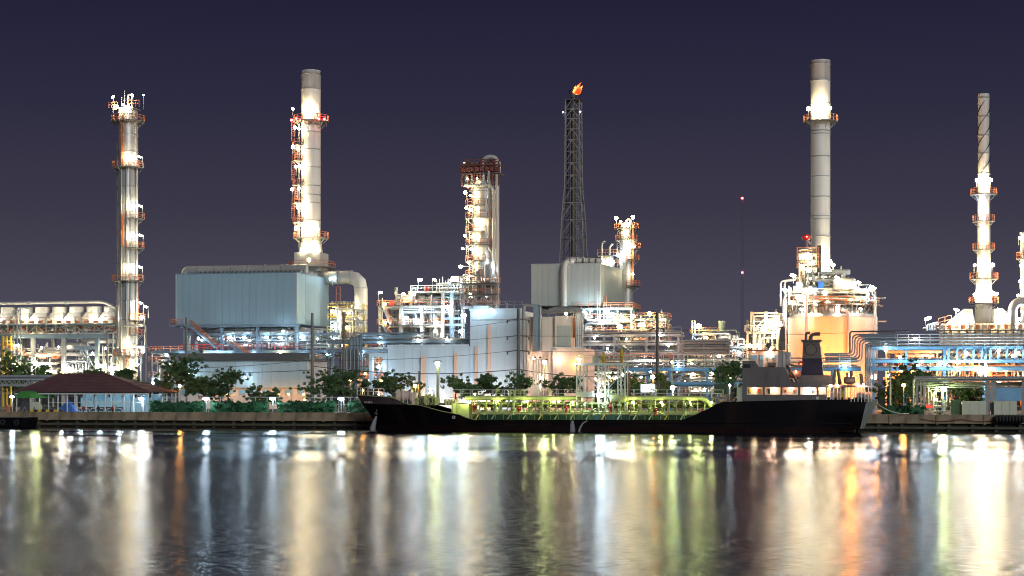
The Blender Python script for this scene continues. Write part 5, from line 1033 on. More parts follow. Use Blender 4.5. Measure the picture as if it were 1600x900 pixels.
slope((e1, -.6, ze), (e1, dp, ze), (r1_, dp/2, zr), (r1_, dp/2-.01, zr), 6, 2); slope((e0, dp, ze), (e0, -.6, ze), (r0_, dp/2-.01, zr), (r0_, dp/2, zr), 6, 2)
for a, c in (((e0, -.6, ze+.1), (r0_, dp/2, zr+.14)), ((e1, -.6, ze+.1), (r1_, dp/2, zr+.14)), ((r0_, dp/2, zr+.14), (r1_, dp/2, zr+.14))): t.p('ridge_cap', MB().bar(a, c, .3, .1), M['roofred'])
t.p('eave_fascia', MB().box(e0+.1, e1-.1, -.55, -.45, ze-.32, ze-.1), M['rail_w'])
for k in range(11):
    u = U(76) + (U(224)-U(76))*k/10; t.p('post', MB().box(u-.07, u+.07, -.1, .05, G, ze-.1), M['rail_w'])
    if k % 2 == 0: t.p('post', MB().box(u-.07, u+.07, 8.9, 9.1, G, ze-.1), M['rail_w'])
t.p('rail', MB().box(U(76), U(224), -.06, .0, Z(629), Z(628.3)), M['rail_w']); t.p('back_wall', MB().box(U(84), U(215), 9.2, 9.35, G, Z(622)), M['bluewall']); t.p('floor', MB().box(U(70), U(232), -.3, 10, G+.004, G+.12), M['conc'])
for k in range(6):
    u = U(88) + k*2.3; o = t.p('window', MB().box(u, u+1.8, 9.1, 9.19, Z(628), Z(616)), M['rail_w'])
    for j in range(2): t.p('pane', MB().box(u+.08+j*.86, u+.86+j*.86, 9.05, 9.095, Z(627), Z(617)), M['glassb'], o)
for px in (95, 125, 155, 185, 208): lamp(t, (U(px, 4), 4, ze-.2), 'cool', .14, 700, (2.5, .7, .4), name='ceiling_lamp')
def motorcycle(label, px, off, col, mirror=1):
    t = T('motorcycle', label, 'motorcycle', px, off, 'motorcycles under the pavilion', zb=G+.12); z = G+.12; k = mirror
    for x in (-.62, .62): 
        o = t.p('wheel', MB().tube([(x+.27*math.cos(a), 0, z+.30+.27*math.sin(a)) for a in [2*math.pi*j/14 for j in range(15)]], .06, 6), M['black']); t.p('hub', MB().tube([(x, -.08, z+.3), (x, .08, z+.3)], .1, 8), M['steel'], o)
    t.p('engine', MB().box(-.22, .25, -.14, .14, z+.25, z+.58), M['dark']); t.p('fairing', MB().add([(k*.1, -.12, z+.4), (k*.1, .12, z+.4), (k*.62, .08, z+.55), (k*.62, -.08, z+.55), (k*.12, -.12, z+.82), (k*.12, .12, z+.82), (k*.5, .08, z+.98), (k*.5, -.08, z+.98)], [(3,2,1,0),(4,5,6,7),(0,1,5,4),(1,2,6,5),(2,3,7,6),(3,0,4,7)]), M[col])
    t.p('seat', MB().box(*sorted((-k*.65, k*.1)), -.13, .13, z+.72, z+.84), M['black']); t.p('fork', MB().bar((k*.62, 0, z+.3), (k*.45, 0, z+1.0), .08), M['steel']); t.p('handlebar', MB().bar((k*.42, -.34, z+1.05), (k*.42, .34, z+1.05), .05), M['dark'])
    t.p('tail', MB().box(*sorted((-k*.85, -k*.5)), -.1, .1, z+.62, z+.74), M[col]); t.p('headlamp', MB().lathe(k*.55, 0, [(.05, z+.88), (.1, z+.95), (.05, z+1.04)], 8), M['rail_w'])
for k, (px, c, lab) in enumerate(((134, 'red', 'red motorcycle parked nearest the middle of the pavilion'), (146, 'shipcream', 'cream motorcycle parked right of the red one'), (157, 'navy', 'dark blue motorcycle under the pavilion'), (172, 'red', 'red motorcycle parked furthest right in the pavilion'), (185, 'steel', 'silver motorcycle at right end of the row'))): motorcycle(lab, px, 5.5 + (k % 2)*1.2, c, 1 if k % 2 else -1)
t = T('folded_tarpaulin', 'crumpled bright blue tarpaulin heap under the pavilion', 'tarpaulin', 107, 6, zb=G+.12); b = MB(); rr = random.Random(5)
gx, gy = 9, 5; vs_ = [((i/(gx-1)-.5)*3.6, (j/(gy-1)-.5)*1.6, G+.13 + (1.9*math.exp(-((i-4)/2.6)**2)*(1-abs(j-2)/2.6) + rr.uniform(-.1, .18) if 0 < i < gx-1 and 0 < j < gy-1 else 0)) for j in range(gy) for i in range(gx)]
b.add(vs_, [(j*gx+i, j*gx+i+1, (j+1)*gx+i+1, (j+1)*gx+i) for j in range(gy-1) for i in range(gx-1)]); t.p('tarpaulin_sheet', b, M['tarp'])
for k, (px, w_) in enumerate(((70, 1.5), (82, 2.2), (93, 1.2))):
    t = T('crate', ('dark crate stacked at the left end of the pavilion', 'wide dark crate beside the tall one', 'small dark crate below the blue tarpaulin')[k], 'crate', px, 4, 'crates under the pavilion'); h_ = (1.3, 1.0, .6)[k]
    for j in range(4): t.p('slat', MB().box(-w_/2, w_/2, -.5, -.45, G+.05+h_*j/4, G+h_*(j+.9)/4), M['dark'])
    t.p('crate_body', MB().box(-w_/2+.02, w_/2-.02, -.44, .5, G+.01, G+h_), M['dark'])
t = T('awning', 'green barrel shaped awning on thin posts at far left', 'awning', 48, 1.6); b = MB(); U, Z = t.U, t.Z
u0, u1, z0 = U(25), U(72), Z(622); um = U(48)
n_ = 8
ring = lambda w_, k_: [((u0+um)/2 + (um-u0)/2*math.cos(math.pi*j/n_)*k_, w_, z0 + 1.1*math.sin(math.pi*j/n_)*k_) for j in range(n_+1)]
A_ = ring(0, 1); B_ = [(p[0] + (u1-um), 2.6, p[2]) for p in ring(0, 1)]
b.add(A_ + B_, [(j, j+1, n_+2+j, n_+1+j) for j in range(n_)], True); b.add(A_, [tuple(range(n_+1))]); b.add(B_, [tuple(reversed(range(n_+1)))]); t.p('canopy', b, M['green'])
for u, w_ in ((u0+.1, .05), (um-.1, .05), (u1-.1, 2.5), (u0 + (u1-um)+.1, 2.5)): t.p('post', MB().box(u-.06, u+.06, w_-.06, w_+.06, G, z0+.02), M['rail_w'])
lamp(t, ((u0+um)/2 + 1.2, 1.2, z0+.15), 'lime', .16, 130, name='ceiling_lamp')
for k, (px, mt_) in enumerate(((41, 'dark'), (56, 'cabinet'))):
    t = T('hose_reel', ('dark hose reel standing on the quay below the awning', 'pale hose reel right of the dark one')[k], 'reel', px, 1.9, 'hose reels on the quay'); z = G + .95
    for w_ in (-.35, .35): t.p('flange', MB().tube([(0, w_-.04, z), (0, w_+.04, z)], .85, 18), M[mt_])
    t.p('hose_coil', MB().tube([(0, -.3, z), (0, .3, z)], .6, 16), M['black' if k == 0 else 'yellow']); t.p('axle', MB().tube([(0, -.6, z), (0, .6, z)], .1, 8), M['steel'])
    for sx_ in (-.6, .6): t.p('leg', MB().bar((sx_, -.55, G), (0, -.55, z), .1), M['steel']); t.p('leg', MB().bar((sx_, .55, G), (0, .55, z), .1), M['steel'])
t = T('mooring_bollard', 'orange mooring bollard at the far left quay edge', 'bollard', 13, 1.2); t.p('post', MB().lathe(0, 0, [(.3, G), (.3, G+.9), (.42, G+1.0), (.42, G+1.25), (.25, G+1.35)], 14), M['orange']); t.p('base_plate', MB().box(-.45, .45, -.45, .45, G+.31, G+.36), M['orange'])
for k in range(7):
    px = 50 + k*6.2; t = T('kerb_block', ('leftmost yellow', 'leftmost black', 'second yellow', 'middle black', 'third yellow', 'rightmost black', 'rightmost yellow')[k] + ' kerb block in the striped row on the quay edge', 'kerb block', px, .35, 'striped kerb blocks', zb=2.31); u = 3*t.m(); t.p('block', MB().hexa([(-u, -.2, 2.31), (u, -.2, 2.31), (u, .3, 2.31), (-u, .3, 2.31)], [(-u*.96, -.12, 2.62), (u*.96, -.12, 2.62), (u*.96, .22, 2.62), (-u*.96, .22, 2.62)]), M['yellow' if k % 2 == 0 else 'black'])
t = T('pontoon', 'dark steel pontoon moored at the far left quay', 'pontoon', 10, -4, zb=0); U, Z = t.U, t.Z
u0, u1 = U(-60), U(47); t.p('hull', MB().hexa([(u0, -1.6, -.4), (u1-.5, -1.6, -.4), (u1-.5, 2.4, -.4), (u0, 2.4, -.4)], [(u0, -1.8, 1.5), (u1, -1.8, 1.5), (u1, 2.6, 1.5), (u0, 2.6, 1.5)]), M['hull'])
for k in range(5): t.p('tyre_fender', MB().tube([(u1-1.2-k*2.2+.32*math.cos(a), -1.95, .8+.32*math.sin(a)) for a in [2*math.pi*j/12 for j in range(13)]], .13, 7), M['black'])
t.p('deck_edge', MB().box(u0, u1+.03, -1.85, -1.6, 1.504, 1.6), M['dark'])
t = T('lattice_conveyor', 'grey lattice bridge behind the trees left of the red roof', 'footbridge', 45, 16); U, Z = t.U, t.Z
for y in (587.5, 602): t.p('chord', MB().box(U(-40), U(135), -.1, .1, Z(y)-.16, Z(y)+.16), M['steel'])
for k in range(24): t.p('lattice_bar', MB().bar((U(-40+k*7.3), 0, Z(602)), (U(-36.4+k*7.3), 0, Z(594)), .12).bar((U(-36.4+k*7.3), 0, Z(594)), (U(-32.7+k*7.3), 0, Z(602)), .12), M['steel'])
t.p('cladding', MB().box(U(-40), U(135), .12, .3, Z(595), Z(588)), M['pipeg']); t.p('lighting_strip', MB().box(U(-40), U(95), -.16, -.1, Z(593), Z(592)), M['rail_w'])
for px in (-20, 60, 130): t.p('support', MB().box(U(px)-.15, U(px)+.15, .4, .7, G, Z(588)), M['steel'])

# ---- right bank gantry
t = T('loading_gantry', 'grey steel loading gantry with flat roof at the right bank', 'gantry', 1520, 6); U, Z = t.U, t.Z
t.p('roof_beam', MB().box(U(1428), U(1640), -.4, .2, Z(596), Z(589)), M['steel']); t.p('roof_beam', MB().box(U(1432), U(1640), 2.6, 3, Z(602), Z(597)), M['steel']); t.p('roof_sheet', MB().box(U(1429), U(1640), -.5, 4, Z(589)+.004, Z(588)), M['steel'])
for px, w_ in ((1433, .15), (1439, .1), (1444, .12), (1543, .3), (1552, .35), (1600, .3)): t.p('column', MB().box(U(px)-w_, U(px)+w_, -.2, .2, G, Z(596)), M['steel'])
t.p('corner_pipe', MB().bend([(U(1427), -.6, G), (U(1427), -.6, Z(591)), (U(1640), -.6, Z(591))], .12, .5), M['pipe'])
for y in (599, 602, 605): t.p('hanging_pipe', MB().tube([(U(1445), .6, Z(y)), (U(1640), .6, Z(y))], .09, 6), M['pipeg'])
pipes(t, U(1440), U(1485), .2, 2.6, G+.2, Z(600), 16, 120, r=(.04, .1))
t.p('railing', MB().rail([(U(1425), -.8, G), (U(1485), -.8, G)], 1.3, .06, 1.6), M['steel'])
for k, (a, c, lab) in enumerate(((1503, 1541, 'pale panelled cabinet left of the gantry column'), (1553, 1589, 'pale panelled cabinet right of the gantry columns'))):
    t = T('switch_cabinet', lab, 'cabinet', (a+c)/2, 5, 'switch cabinets under the gantry'); U, Z = t.U, t.Z; z1 = Z(627); z0 = G+.1
    t.p('body', MB().box(U(a), U(c), .06, 1.6, z0, z1), M['cabinet'])
    for j in range(3): t.p('door', MB().box(U(a)+(U(c)-U(a))*(j+.02)/3, U(a)+(U(c)-U(a))*(j+.98)/3, .0, .055, z0+.05, z1-.05), M['cabinet'])
t = T('dark_cabinet', 'dark green cabinet left of the pale cabinets', 'cabinet', 1494, 5.5); t.p('body', MB().box(t.U(1485), t.U(1502), .06, 1.4, G, t.Z(625)), M['greenbox'])
for j in range(2): t.p('door', MB().box(t.U(1485+j*8.6)+.03, t.U(1493+j*8.6), 0, .055, G+.1, t.Z(626)), M['greenbox'])
t = T('red_sign', 'small lit red sign with white script mark beside the gantry', 'sign', 1452, 4); t.p('board', MB().box(t.U(1447.5), t.U(1457), -.05, .05, t.Z(637.5), t.Z(632.5)), emit('red_sign_face', (.8, .05, .03), 1.4)); t.p('post', MB().box(-.05, .05, .06, .16, G, t.Z(634)), M['steel'])
b = MB(); zc = t.Z(635)
for k in range(5): b.tube([(-.28+k*.14, -.07, zc-.05+.04*(k % 2)), (-.22+k*.14, -.07, zc+.06)], .022, 4)
t.p('white_script', b, M['rail_w'])
t = T('tyre_fender_roll', 'black rubber fender roll lying on the right quay edge', 'fender', 1578, -.6, zb=1.2); U = t.U
for k in range(9): t.p('rubber_ring', MB().lathe(0, 0, [(.28, -.2), (.5, -.16), (.54, 0), (.5, .16), (.28, .2)], 14), M['black']).matrix_local = Matrix.Translation((U(1557)+k*.42, 0, .55)) @ Matrix.Rotation(math.pi/2, 4, 'Y')
t = T('mooring_chain', 'rusty chain draped along the right quay front', 'chain', 1515, -.15, zb=1.2)
t.p('chain_rope', MB().tube([(t.U(1440)+k*.9, -.1, 1.75 - .35*abs(math.sin(k*.55))) for k in range(15)], .05, 5), M['mot'])
t = T('green_container', 'green equipment box on the bank left of the wheelhouse', 'container', 1127, 14); U, Z = t.U, t.Z; t.p('body', MB().box(U(1116), U(1137), .06, 3, Z(616), Z(600)), M['greenbox'])
for j in range(4): t.p('rib', MB().box(U(1117+j*5.2), U(1118.5+j*5.2), -.02, .056, Z(616), Z(600)), M['greenbox'])
for j in range(2): t.p('leg', MB().box(U(1118+j*16)-.1, U(1118+j*16)+.1, .3, .5, G, Z(616)), M['steel'])
# =================================================================== THE TANKER
NW = -4.9   # near side of the hull, metres from the centreline
t = T('tanker_ship', 'small black hulled tanker moored at the quay, bow to the left', 'ship', 960, -6.5, zb=0)
def u_(px, wd=NW): return t.U(px, wd)
def z_(py, px, wd=NW): return t.Z(py, px, wd)
SH = [(556, 617.5), (600, 620), (621, 621), (630, 627), (640, 632), (660, 633), (672, 637.5), (690, 643), (705, 646), (715, 648), (724, 654), (736, 656), (1064, 656), (1078, 651), (1092, 645), (1106, 639), (1120, 631), (1132, 628), (1160, 627), (1250, 625), (1350, 624), (1380, 623.5)]
KN = [(556, 630), (575, 631.5), (640, 632.2)]
def tab(T_, x):
    if x <= T_[0][0]: return T_[0][1]
    for (a, p), (b, q) in zip(T_, T_[1:]):
        if a <= x <= b: return p + (q-p)*(x-a)/(b-a)
    return T_[-1][1]
UB = t.U(556, 0); US = u_(1351, -4.2)
def xb(z):   # stem line
    return tab([(-.8, t.U(593, 0)), (0, t.U(590, 0)), (.9, t.U(587, 0)), (2.2, t.U(578, 0)), (3.5, t.U(567, 0)), (5.2, UB)], z)
def xs(z): return US + .9*max(0, min(1, (z - .5)/4)) - .6
def halfb(x, z):
    Le = 20 - 7.5*max(0, min(1, z/4.8)); tt = max(0, min(1, (x - xb(z))/Le)); b = 4.9*(1 - (1-tt)**2.0)**.8
    d = max(0, xs(z) - x); ts = min(1, d/11); lo = .5 + .36*max(0, min(1, (z+.3)/3.0)); return b*(lo + (1-lo)*(1-(1-ts)**2))
pxs = sorted(set([556+k*3 for k in range(15)] + [601+k*8 for k in range(18)] + [740+k*14 for k in range(24)] + [1064+k*6 for k in range(12)] + [1140+k*10 for k in range(22)]))
UL = [t.U(p, NW) for p in pxs]; FR = [(u - UL[0])/(UL[-1]-UL[0]) for u in UL]
def ztop(i): return z_(tab(SH, pxs[i]), pxs[i])
def zkn(i): return z_(tab(KN, pxs[i]), pxs[i])
def zbot(i):
    f = FR[i]; return -.8 if f < .86 else -.8 + 1.35*((f-.86)/.14)**1.3
def loft(zl, zh, nv, i0=0, i1=None):
    b = MB(); idx = list(range(i0, i1 or len(pxs))); nvv = nv+1
    for sgn in (-1, 1):
        vs = []
        for i in idx:
            for k in range(nvv):
                z = zl(i) + (zh(i)-zl(i))*k/nv; x = xb(z) + FR[i]*(xs(z)-xb(z)); vs.append((x, sgn*halfb(x, z), z))
        fs = []
        for a in range(len(idx)-1):
            for k in range(nv):
                q = (a*nvv+k, (a+1)*nvv+k, (a+1)*nvv+k+1, a*nvv+k+1); fs.append(q if sgn < 0 else q[::-1])
        b.add(vs, fs, True)
    return b
KI = next(i for i, p in enumerate(pxs) if p > 640)
zboot = lambda i: max(zbot(i)+.05, .75)
t.p('bottom_plating', loft(zbot, zboot, 3), M['boot'])
t.p('hull', loft(zboot, lambda i: min(ztop(i), zkn(i)) if i < KI else ztop(i), 8), M['hull'])
t.p('forecastle_bulwark', loft(lambda i: min(ztop(i), zkn(i)), ztop, 3, 0, KI+1), M['shipbrown'])
# transom, bulging aft
b = MB(); vs = []; nv, nh = 6, 10; iz = len(pxs)-1
for k in range(nv+1):
    z = zbot(iz) + (ztop(iz)-zbot(iz))*k/nv; x = xs(z); h = halfb(x, z)
    for j in range(nh+1):
        s_ = -1 + 2*j/nh; vs.append((x + 1.5*(1-s_*s_)*(.35+.65*k/nv), s_*h, z))
b.add(vs, [(k*(nh+1)+j, k*(nh+1)+j+1, (k+1)*(nh+1)+j+1, (k+1)*(nh+1)+j) for k in range(nv) for j in range(nh)], True); t.p('transom', b, M['steel'])
b = MB(); pts = []
for i in range(len(pxs)): z = ztop(i); x = xb(z) + FR[i]*(xs(z)-xb(z)); pts.append(Vector((x, -halfb(x, z), z)))
t.p('gunwale_bar', MB().tube(pts[:next(i for i, p in enumerate(pxs) if p > 738)], .055, 6), M['lime'])
for k in range(1, 12): t.p('shell_seam', MB().tube([Vector((u_(640+k*58), -halfb(u_(640+k*58), z)-.004, z)) for z in (.1, .5, .9, 1.3)], .02, 4), M['boot'])
t.p('rubbing_strake', MB().tube([Vector((x, -halfb(x, 1.25)-.03, 1.25)) for x in [u_(700) + (u_(1330)-u_(700))*k/40 for k in range(41)]], .07, 6), M['boot'])
# decks
def deck(name, a, c, z, m_, ins=.12):
    xs_ = [u_(a) + (u_(c)-u_(a))*k/24 for k in range(25)]; b = MB(); L_ = [(x, -max(.02, halfb(x, z)-ins), z) for x in xs_]; R_ = [(x, -y, z) for x, y, z in L_]
    b.add(L_ + R_, [(k, k+1, 25+k+1, 25+k) for k in range(24)]); return t.p(name, b, M[m_])
zd = 1.45
deck('main_deck', 705, 1125, zd, 'deck'); deck('forecastle_deck', 566, 706, z_(633, 640), 'deck', .2); deck('poop_deck', 1120, 1352, z_(628, 1200), 'deck', .15)
t.p('forecastle_bulkhead', MB().box(u_(704), u_(706), -4.4, 4.4, zd, z_(630, 705)), M['lime'])
t.p('store_house', MB().box(u_(706), u_(727), -2.6, 2.6, zd, z_(632, 715)), M['lime'])
t.p('poop_bulkhead', MB().box(u_(1123), u_(1125), -4.6, 4.6, zd, z_(627, 1125)), M['lime'])
t.p('trunk_deck', MB().hexa([(u_(736), -3.7, zd+.004), (u_(1108), -3.7, zd+.004), (u_(1108), 3.7, zd+.004), (u_(736), 3.7, zd+.004)], [(u_(737), -3.3, zd+.75), (u_(1107), -3.3, zd+.75), (u_(1107), 3.3, zd+.75), (u_(737), 3.3, zd+.75)]), M['deck'])
# edge railing with slanting stays
zr = z_(655.7, 900)
for k in range(27):
    a, c = u_(737 + k*12.3), u_(737 + (k+1)*12.3); t.p('edge_railing', MB().rail([(a, NW+.12, zr), (c, NW+.12, zr)], .95, .07, 3, False), M['lime'])
    if k % 2 == 0: t.p('bulwark_stay', MB().bar((a+.5, NW+.2, zr), (a+1.0, NW+.75, zr+.9), .12), M['yellow' if k % 8 == 0 else 'lime'])
# cargo pipes
zc = z_(622, 900, -1.6)
t.p('cargo_main', MB().bend([(t.U(727, -1.6), -1.6, zc), (t.U(905, -1.6), -1.6, zc)], .31, 1, 12), M['lime']); t.p('cargo_main', MB().bend([(t.U(955, -1.6), -1.6, zc), (t.U(1104, -1.6), -1.6, zc), (t.U(1116, -1.6), -1.6, zd+1.2)], .31, 1.2, 12), M['lime'])
t.p('expansion_drum', MB().drum((t.U(953, -1.9), -1.9, zc-.1), (t.U(979, -1.9), -1.9, zc-.1), .62), M['lime'])
for k, (w_, dz, rad) in enumerate(((-.6, -.75, .2), (.3, -.7, .16), (1.2, -.8, .22), (2.2, -1.2, .18), (-2.4, -1.9, .17), (-2.8, -2.15, .12), (-1.2, -2.0, .2))):
    t.p('deck_pipe', MB().tube([(u_(732), w_, zc+dz), (u_(1112), w_, zc+dz)], rad, 8), M['lime'])
rr = random.Random(17)
for k in range(34):
    px = 738 + k*11.0; w_ = rr.choice((-2.6, -2.2, -1.4)); t.p('pipe_support', MB().box(t.U(px, w_)-.08, t.U(px, w_)+.08, w_-.08, w_+.08, zd+.74, zc-.4), M['lime'])
for k in range(26):
    px = 742 + k*14.2 + rr.uniform(-3, 3); w_ = rr.uniform(-3.0, -2.3); uu = t.U(px, w_); h_ = rr.uniform(.9, 1.9); o = t.p('valve', MB().lathe(uu, w_, [(.22, zd+.76), (.22, zd+1.0), (.14, zd+1.05), (.14, zd+.76+h_*.6), (.28, zd+.76+h_*.62), (.28, zd+.76+h_*.75), (.09, zd+.76+h_*.8), (.09, zd+.76+h_)], 9), M['lime' if k % 5 else 'red'])
    t.p('handwheel', MB().tube([(uu+.3*math.cos(a), w_+.3*math.sin(a), zd+.76+h_) for a in [2*math.pi*j/10 for j in range(11)]], .045, 5), M['red' if k % 3 == 0 else 'lime'], o)
for k in range(15):
    px = 760 + k*22; t.p('branch_pipe', MB().bend([(t.U(px, -2), -1.6, zc-.35), (t.U(px, -2), -2.6, zc-.8), (t.U(px, -2), -2.6, zd+.76)], .13, .4, 7), M['lime'])
for k in range(7): t.p('tank_hatch', MB().lathe(u_(775 + k*46), -1.2, [(.55, zd+.76), (.55, zd+1.25), (.65, zd+1.27), (.65, zd+1.35), (.2, zd+1.45)], 14), M['lime'])
for k in range(4): t.p('vent_mast', MB().bend([(u_(765+k*82), -.6, zd+.76), (u_(765+k*82), -.6, zc+1.2), (u_(769+k*82), -.6, zc+1.2), (u_(769+k*82), -.6, zc+.9)], .12, .25, 7), M['lime'])
# catwalk
zk = z_(621, 900, .4)
o = t.p('catwalk', MB().box(u_(690), u_(1125), -.3, .9, zk-.06, zk), M['grate'])
t.p('railing', MB().rail([(u_(690), -.25, zk), (u_(1125), -.25, zk)], 1.05, .06, 1.5), M['rail_w'], o); t.p('railing', MB().rail([(u_(690), .85, zk), (u_(1125), .85, zk)], 1.05, .06, 1.5), M['rail_w'], o)
for k in range(18): t.p('catwalk_leg', MB().box(u_(700+k*24)-.07, u_(700+k*24)+.07, .2, .34, zd, zk-.12), M['lime'])
for px in (786, 793): 
    b = MB()
    for w_ in (-2.9, -2.4): b.bar((u_(px), w_, zd+.76), (u_(px+7), w_, z_(609, px)), .10)
    for j in range(9): c = j/9; b.bar((u_(px)+(u_(px+7)-u_(px))*c, -2.9, zd+.76+(z_(609, px)-zd-.76)*c), (u_(px)+(u_(px+7)-u_(px))*c, -2.4, zd+.76+(z_(609, px)-zd-.76)*c), .06)
    t.p('ladder', b, M['lime'])
for px in (789, 797, 805, 942, 950, 958): t.p('ladder_hoop', MB().bend([(u_(px), -1, zk), (u_(px), -1, z_(610, px)), (u_(px+5), -1, z_(610, px)), (u_(px+5), -1, zk)], .07, .2, 6), M['lime'])
for px in (827, 835.5):
    b = MB(); za, zz = zk, z_(559, px)
    for d_ in (-.2, .2): b.bar((u_(px)+d_, -.9, za), (u_(px)+d_, -.9, zz), .15)
    zq = za
    while zq < zz: b.bar((u_(px)-.17, -.9, zq), (u_(px)+.17, -.9, zq), .05); zq += .4
    t.p('ladder_mast', b, M['rail_w']); t.p('mast_cap', MB().lathe(u_(px), -.9, [(.16, zz), (.2, zz+.15), (.06, zz+.25)], 8), M['dark'])
# manifold gantry amidships
zt = z_(571, 935, -1)
for px in (896, 907, 930, 941, 961, 972):
    for w_ in (-2.2, .8): t.p('gantry_column', MB().box(u_(px)-.09, u_(px)+.09, w_-.09, w_+.09, zd+.7, zt), M['cabinet'])
for a, c in ((896, 907), (930, 941), (961, 972)):
    zs = [z_(612, 935), z_(598, 935), z_(586, 935), zt] if a == 961 else [z_(609, 935), z_(583, 935), zt]
    for p, q in zip(zs, zs[1:]): t.p('gantry_brace', MB().bar((u_(a), -2.2, p), (u_(c), -2.2, q), .09).bar((u_(c), -2.22, p), (u_(a), -2.22, q), .09), M['cabinet'])
t.p('gantry_beam', MB().box(u_(895), u_(974), -2.35, -2.05, zt, zt+.32), M['cabinet']); t.p('gantry_beam', MB().box(u_(895), u_(974), .65, .95, zt, zt+.32), M['cabinet']); t.p('gantry_beam', MB().box(u_(895), u_(963), -2.3, -2.1, z_(581, 930), z_(579.5, 930)), M['cabinet'])
o = t.p('gantry_deck', MB().box(u_(895), u_(974), -2.04, .64, zt+.05, zt+.2), M['grate']); t.p('railing', MB().rail([(u_(895), -2.3, zt+.33), (u_(974), -2.3, zt+.33)], 1.0, .06, 1.2), M['lime'], o)
t.p('gantry_brace', MB().bar((u_(907), -2.15, z_(582, 910)), (u_(929), -2.15, z_(606, 930)), .12), M['steel']); t.p('gantry_brace', MB().bar((u_(961), -2.15, z_(590, 960)), (u_(943), -2.15, z_(610, 945)), .12), M['steel'])
t.p('lower_box', MB().box(u_(896), u_(922), -2.6, -.6, z_(620, 910), z_(612, 910)), M['cabinet'])
t.p('hose_valve', MB().lathe(u_(937), -1.5, [(.2, zt+.3), (.2, zt+.9), (.4, zt+1.0), (.4, zt+1.3), (.15, zt+1.4), (.15, zt+1.8)], 10), M['yellow']); t.p('hose_valve', MB().lathe(u_(966), -1.5, [(.2, zt+.3), (.2, zt+1.2), (.35, zt+1.3), (.12, zt+2.2)], 10), M['yellow']); t.p('valve_box', MB().box(u_(921), u_(929), -1.6, -.8, zt+.34, z_(556, 925)), M['steelw'])
t.p('crane_post', MB().tube([(u_(976), -.4, zd+.7), (u_(976), -.4, z_(581, 976))], .14, 8), M['mot'])
lamp(t, (u_(934), -2.7, z_(618, 934)), 'cool', .36, 230, (1.8, 1, 1), name='deck_floodlight'); lamp(t, (u_(900), -2.5, z_(561, 900)), 'cool', .24, 150, (1.2, 1, 1), arm=(u_(900), -2.3, zt+.3))
for k, px in enumerate((722, 770, 815, 860, 890, 985, 1030, 1075, 1110)):  # unseen lamps added low over the deck to light the gear
    lamp(t, (u_(px), -3.0 + (k % 2)*.5, zc-.55), 'lime', .13, 420, name='deck_fill_lamp'); 
# forecastle gear
zf = z_(633, 640)
def winch(px, py, rad, ln, w_, m_):
    x, z = u_(px, w_), z_(py, px, w_); o = t.p('mooring_winch', MB().tube([(x-ln/2, w_, z), (x+ln/2, w_, z)], rad*.75, 14), M[m_])
    for k in (-.5, -.1, .5): t.p('winch_flange', MB().tube([(x+ln*k-.06, w_, z), (x+ln*k+.06, w_, z)], rad, 16), M[m_], o)
    t.p('winch_gearbox', MB().box(x+ln*.5+.1, x+ln*.5+.7, w_-.5, w_+.5, zf, z+rad*.5), M[m_], o); t.p('winch_bed', MB().box(x-ln*.6, x+ln*.6, w_-.5, w_+.5, zf, z-rad*.6), M['dark'], o)
    for k in (-.3, 0, .3): t.p('winch_bar', MB().bar((x+ln*k, w_-rad*.9, zf), (x+ln*k, w_-rad*.6, z+rad*.4), .1), M[m_], o)
winch(633, 619, 1.0, 1.9, -2.6, 'shipcream'); winch(672, 626, .9, 1.1, -2.8, 'lime'); winch(650, 622, .6, 1.2, 1.5, 'taupe')
t.p('winch_platform', MB().box(u_(620), u_(690), -2.8, 2.8, zf+.004, zf+.25), M['taupe'])
for k in range(5): t.p('fairlead', MB().lathe(u_(648 + k*7), -3.4, [(.18, zf), (.18, zf+.7), (.28, zf+.8), (.2, zf+1.0)], 10), M['taupe' if k % 2 else 'lime'])
for k in range(4): t.p('roller', MB().lathe(u_(690 + k*5), -2.6, [(.2, zf), (.25, zf+.4), (.12, zf+.8)], 9), M['lime'])
zb_ = z_(617.2, 580, -1)
t.p('bow_railing', MB().rail([(t.U(600, -2.6), -2.6, zb_-.15), (t.U(575, -1.6), -1.6, zb_), (t.U(558, 0), 0, zb_+.05), (t.U(575, 1.6), 1.6, zb_), (t.U(600, 2.6), 2.6, zb_-.15)], 1.0, .09, .9), M['rail_w']); t.p('rope_reel', MB().box(t.U(594, -1), t.U(600, -1), -1.4, -.8, zb_, zb_+.45), M['steel'])
lamp(t, (t.U(592, -2.4), -2.5, z_(616.5, 592)), 'pink', .12, 330, name='bow_lamp'); lamp(t, (t.U(566, 0), .4, zb_+.6), 'orange', .12, 330, name='bow_lamp'); lamp(t, (u_(660), -.5, zf+2.2), 'lime', .18, 420, name='deck_fill_lamp'); t.p('lamp_post', MB().tube([(u_(660), -.4, zf), (u_(660), -.4, zf+2.3)], .06), M['steel'])  # the lime lamp is added to light the forecastle gear
t.p('anchor', MB().bar((t.U(590, -1.2), -1.55, z_(640, 590)), (t.U(588, -1.2), -1.4, z_(648, 588)), .14).bar((t.U(586, -1.3), -1.5, z_(646, 588)), (t.U(591, -1.3), -1.6, z_(648, 590)), .16), M['dark'])
b = MB()
for k in range(6):
    zz = z_(628.6, 580); x0 = xb(zz) + .75 + k*.24; y0 = -halfb(x0, zz) - .03; y1 = -halfb(x0+.16, zz) - .03
    b.bar((x0, y0, zz-.15), (x0, y0, zz+.15), .05); b.bar((x0, y0, zz+.15*(-1)**k), (x0+.16, y1, zz+.15*(-1)**k), .05)
    if k % 2: b.bar((x0+.16, y1, zz-.15), (x0+.16, y1, zz+.15), .05)
t.p('name_lettering', b, M['shipcream'])
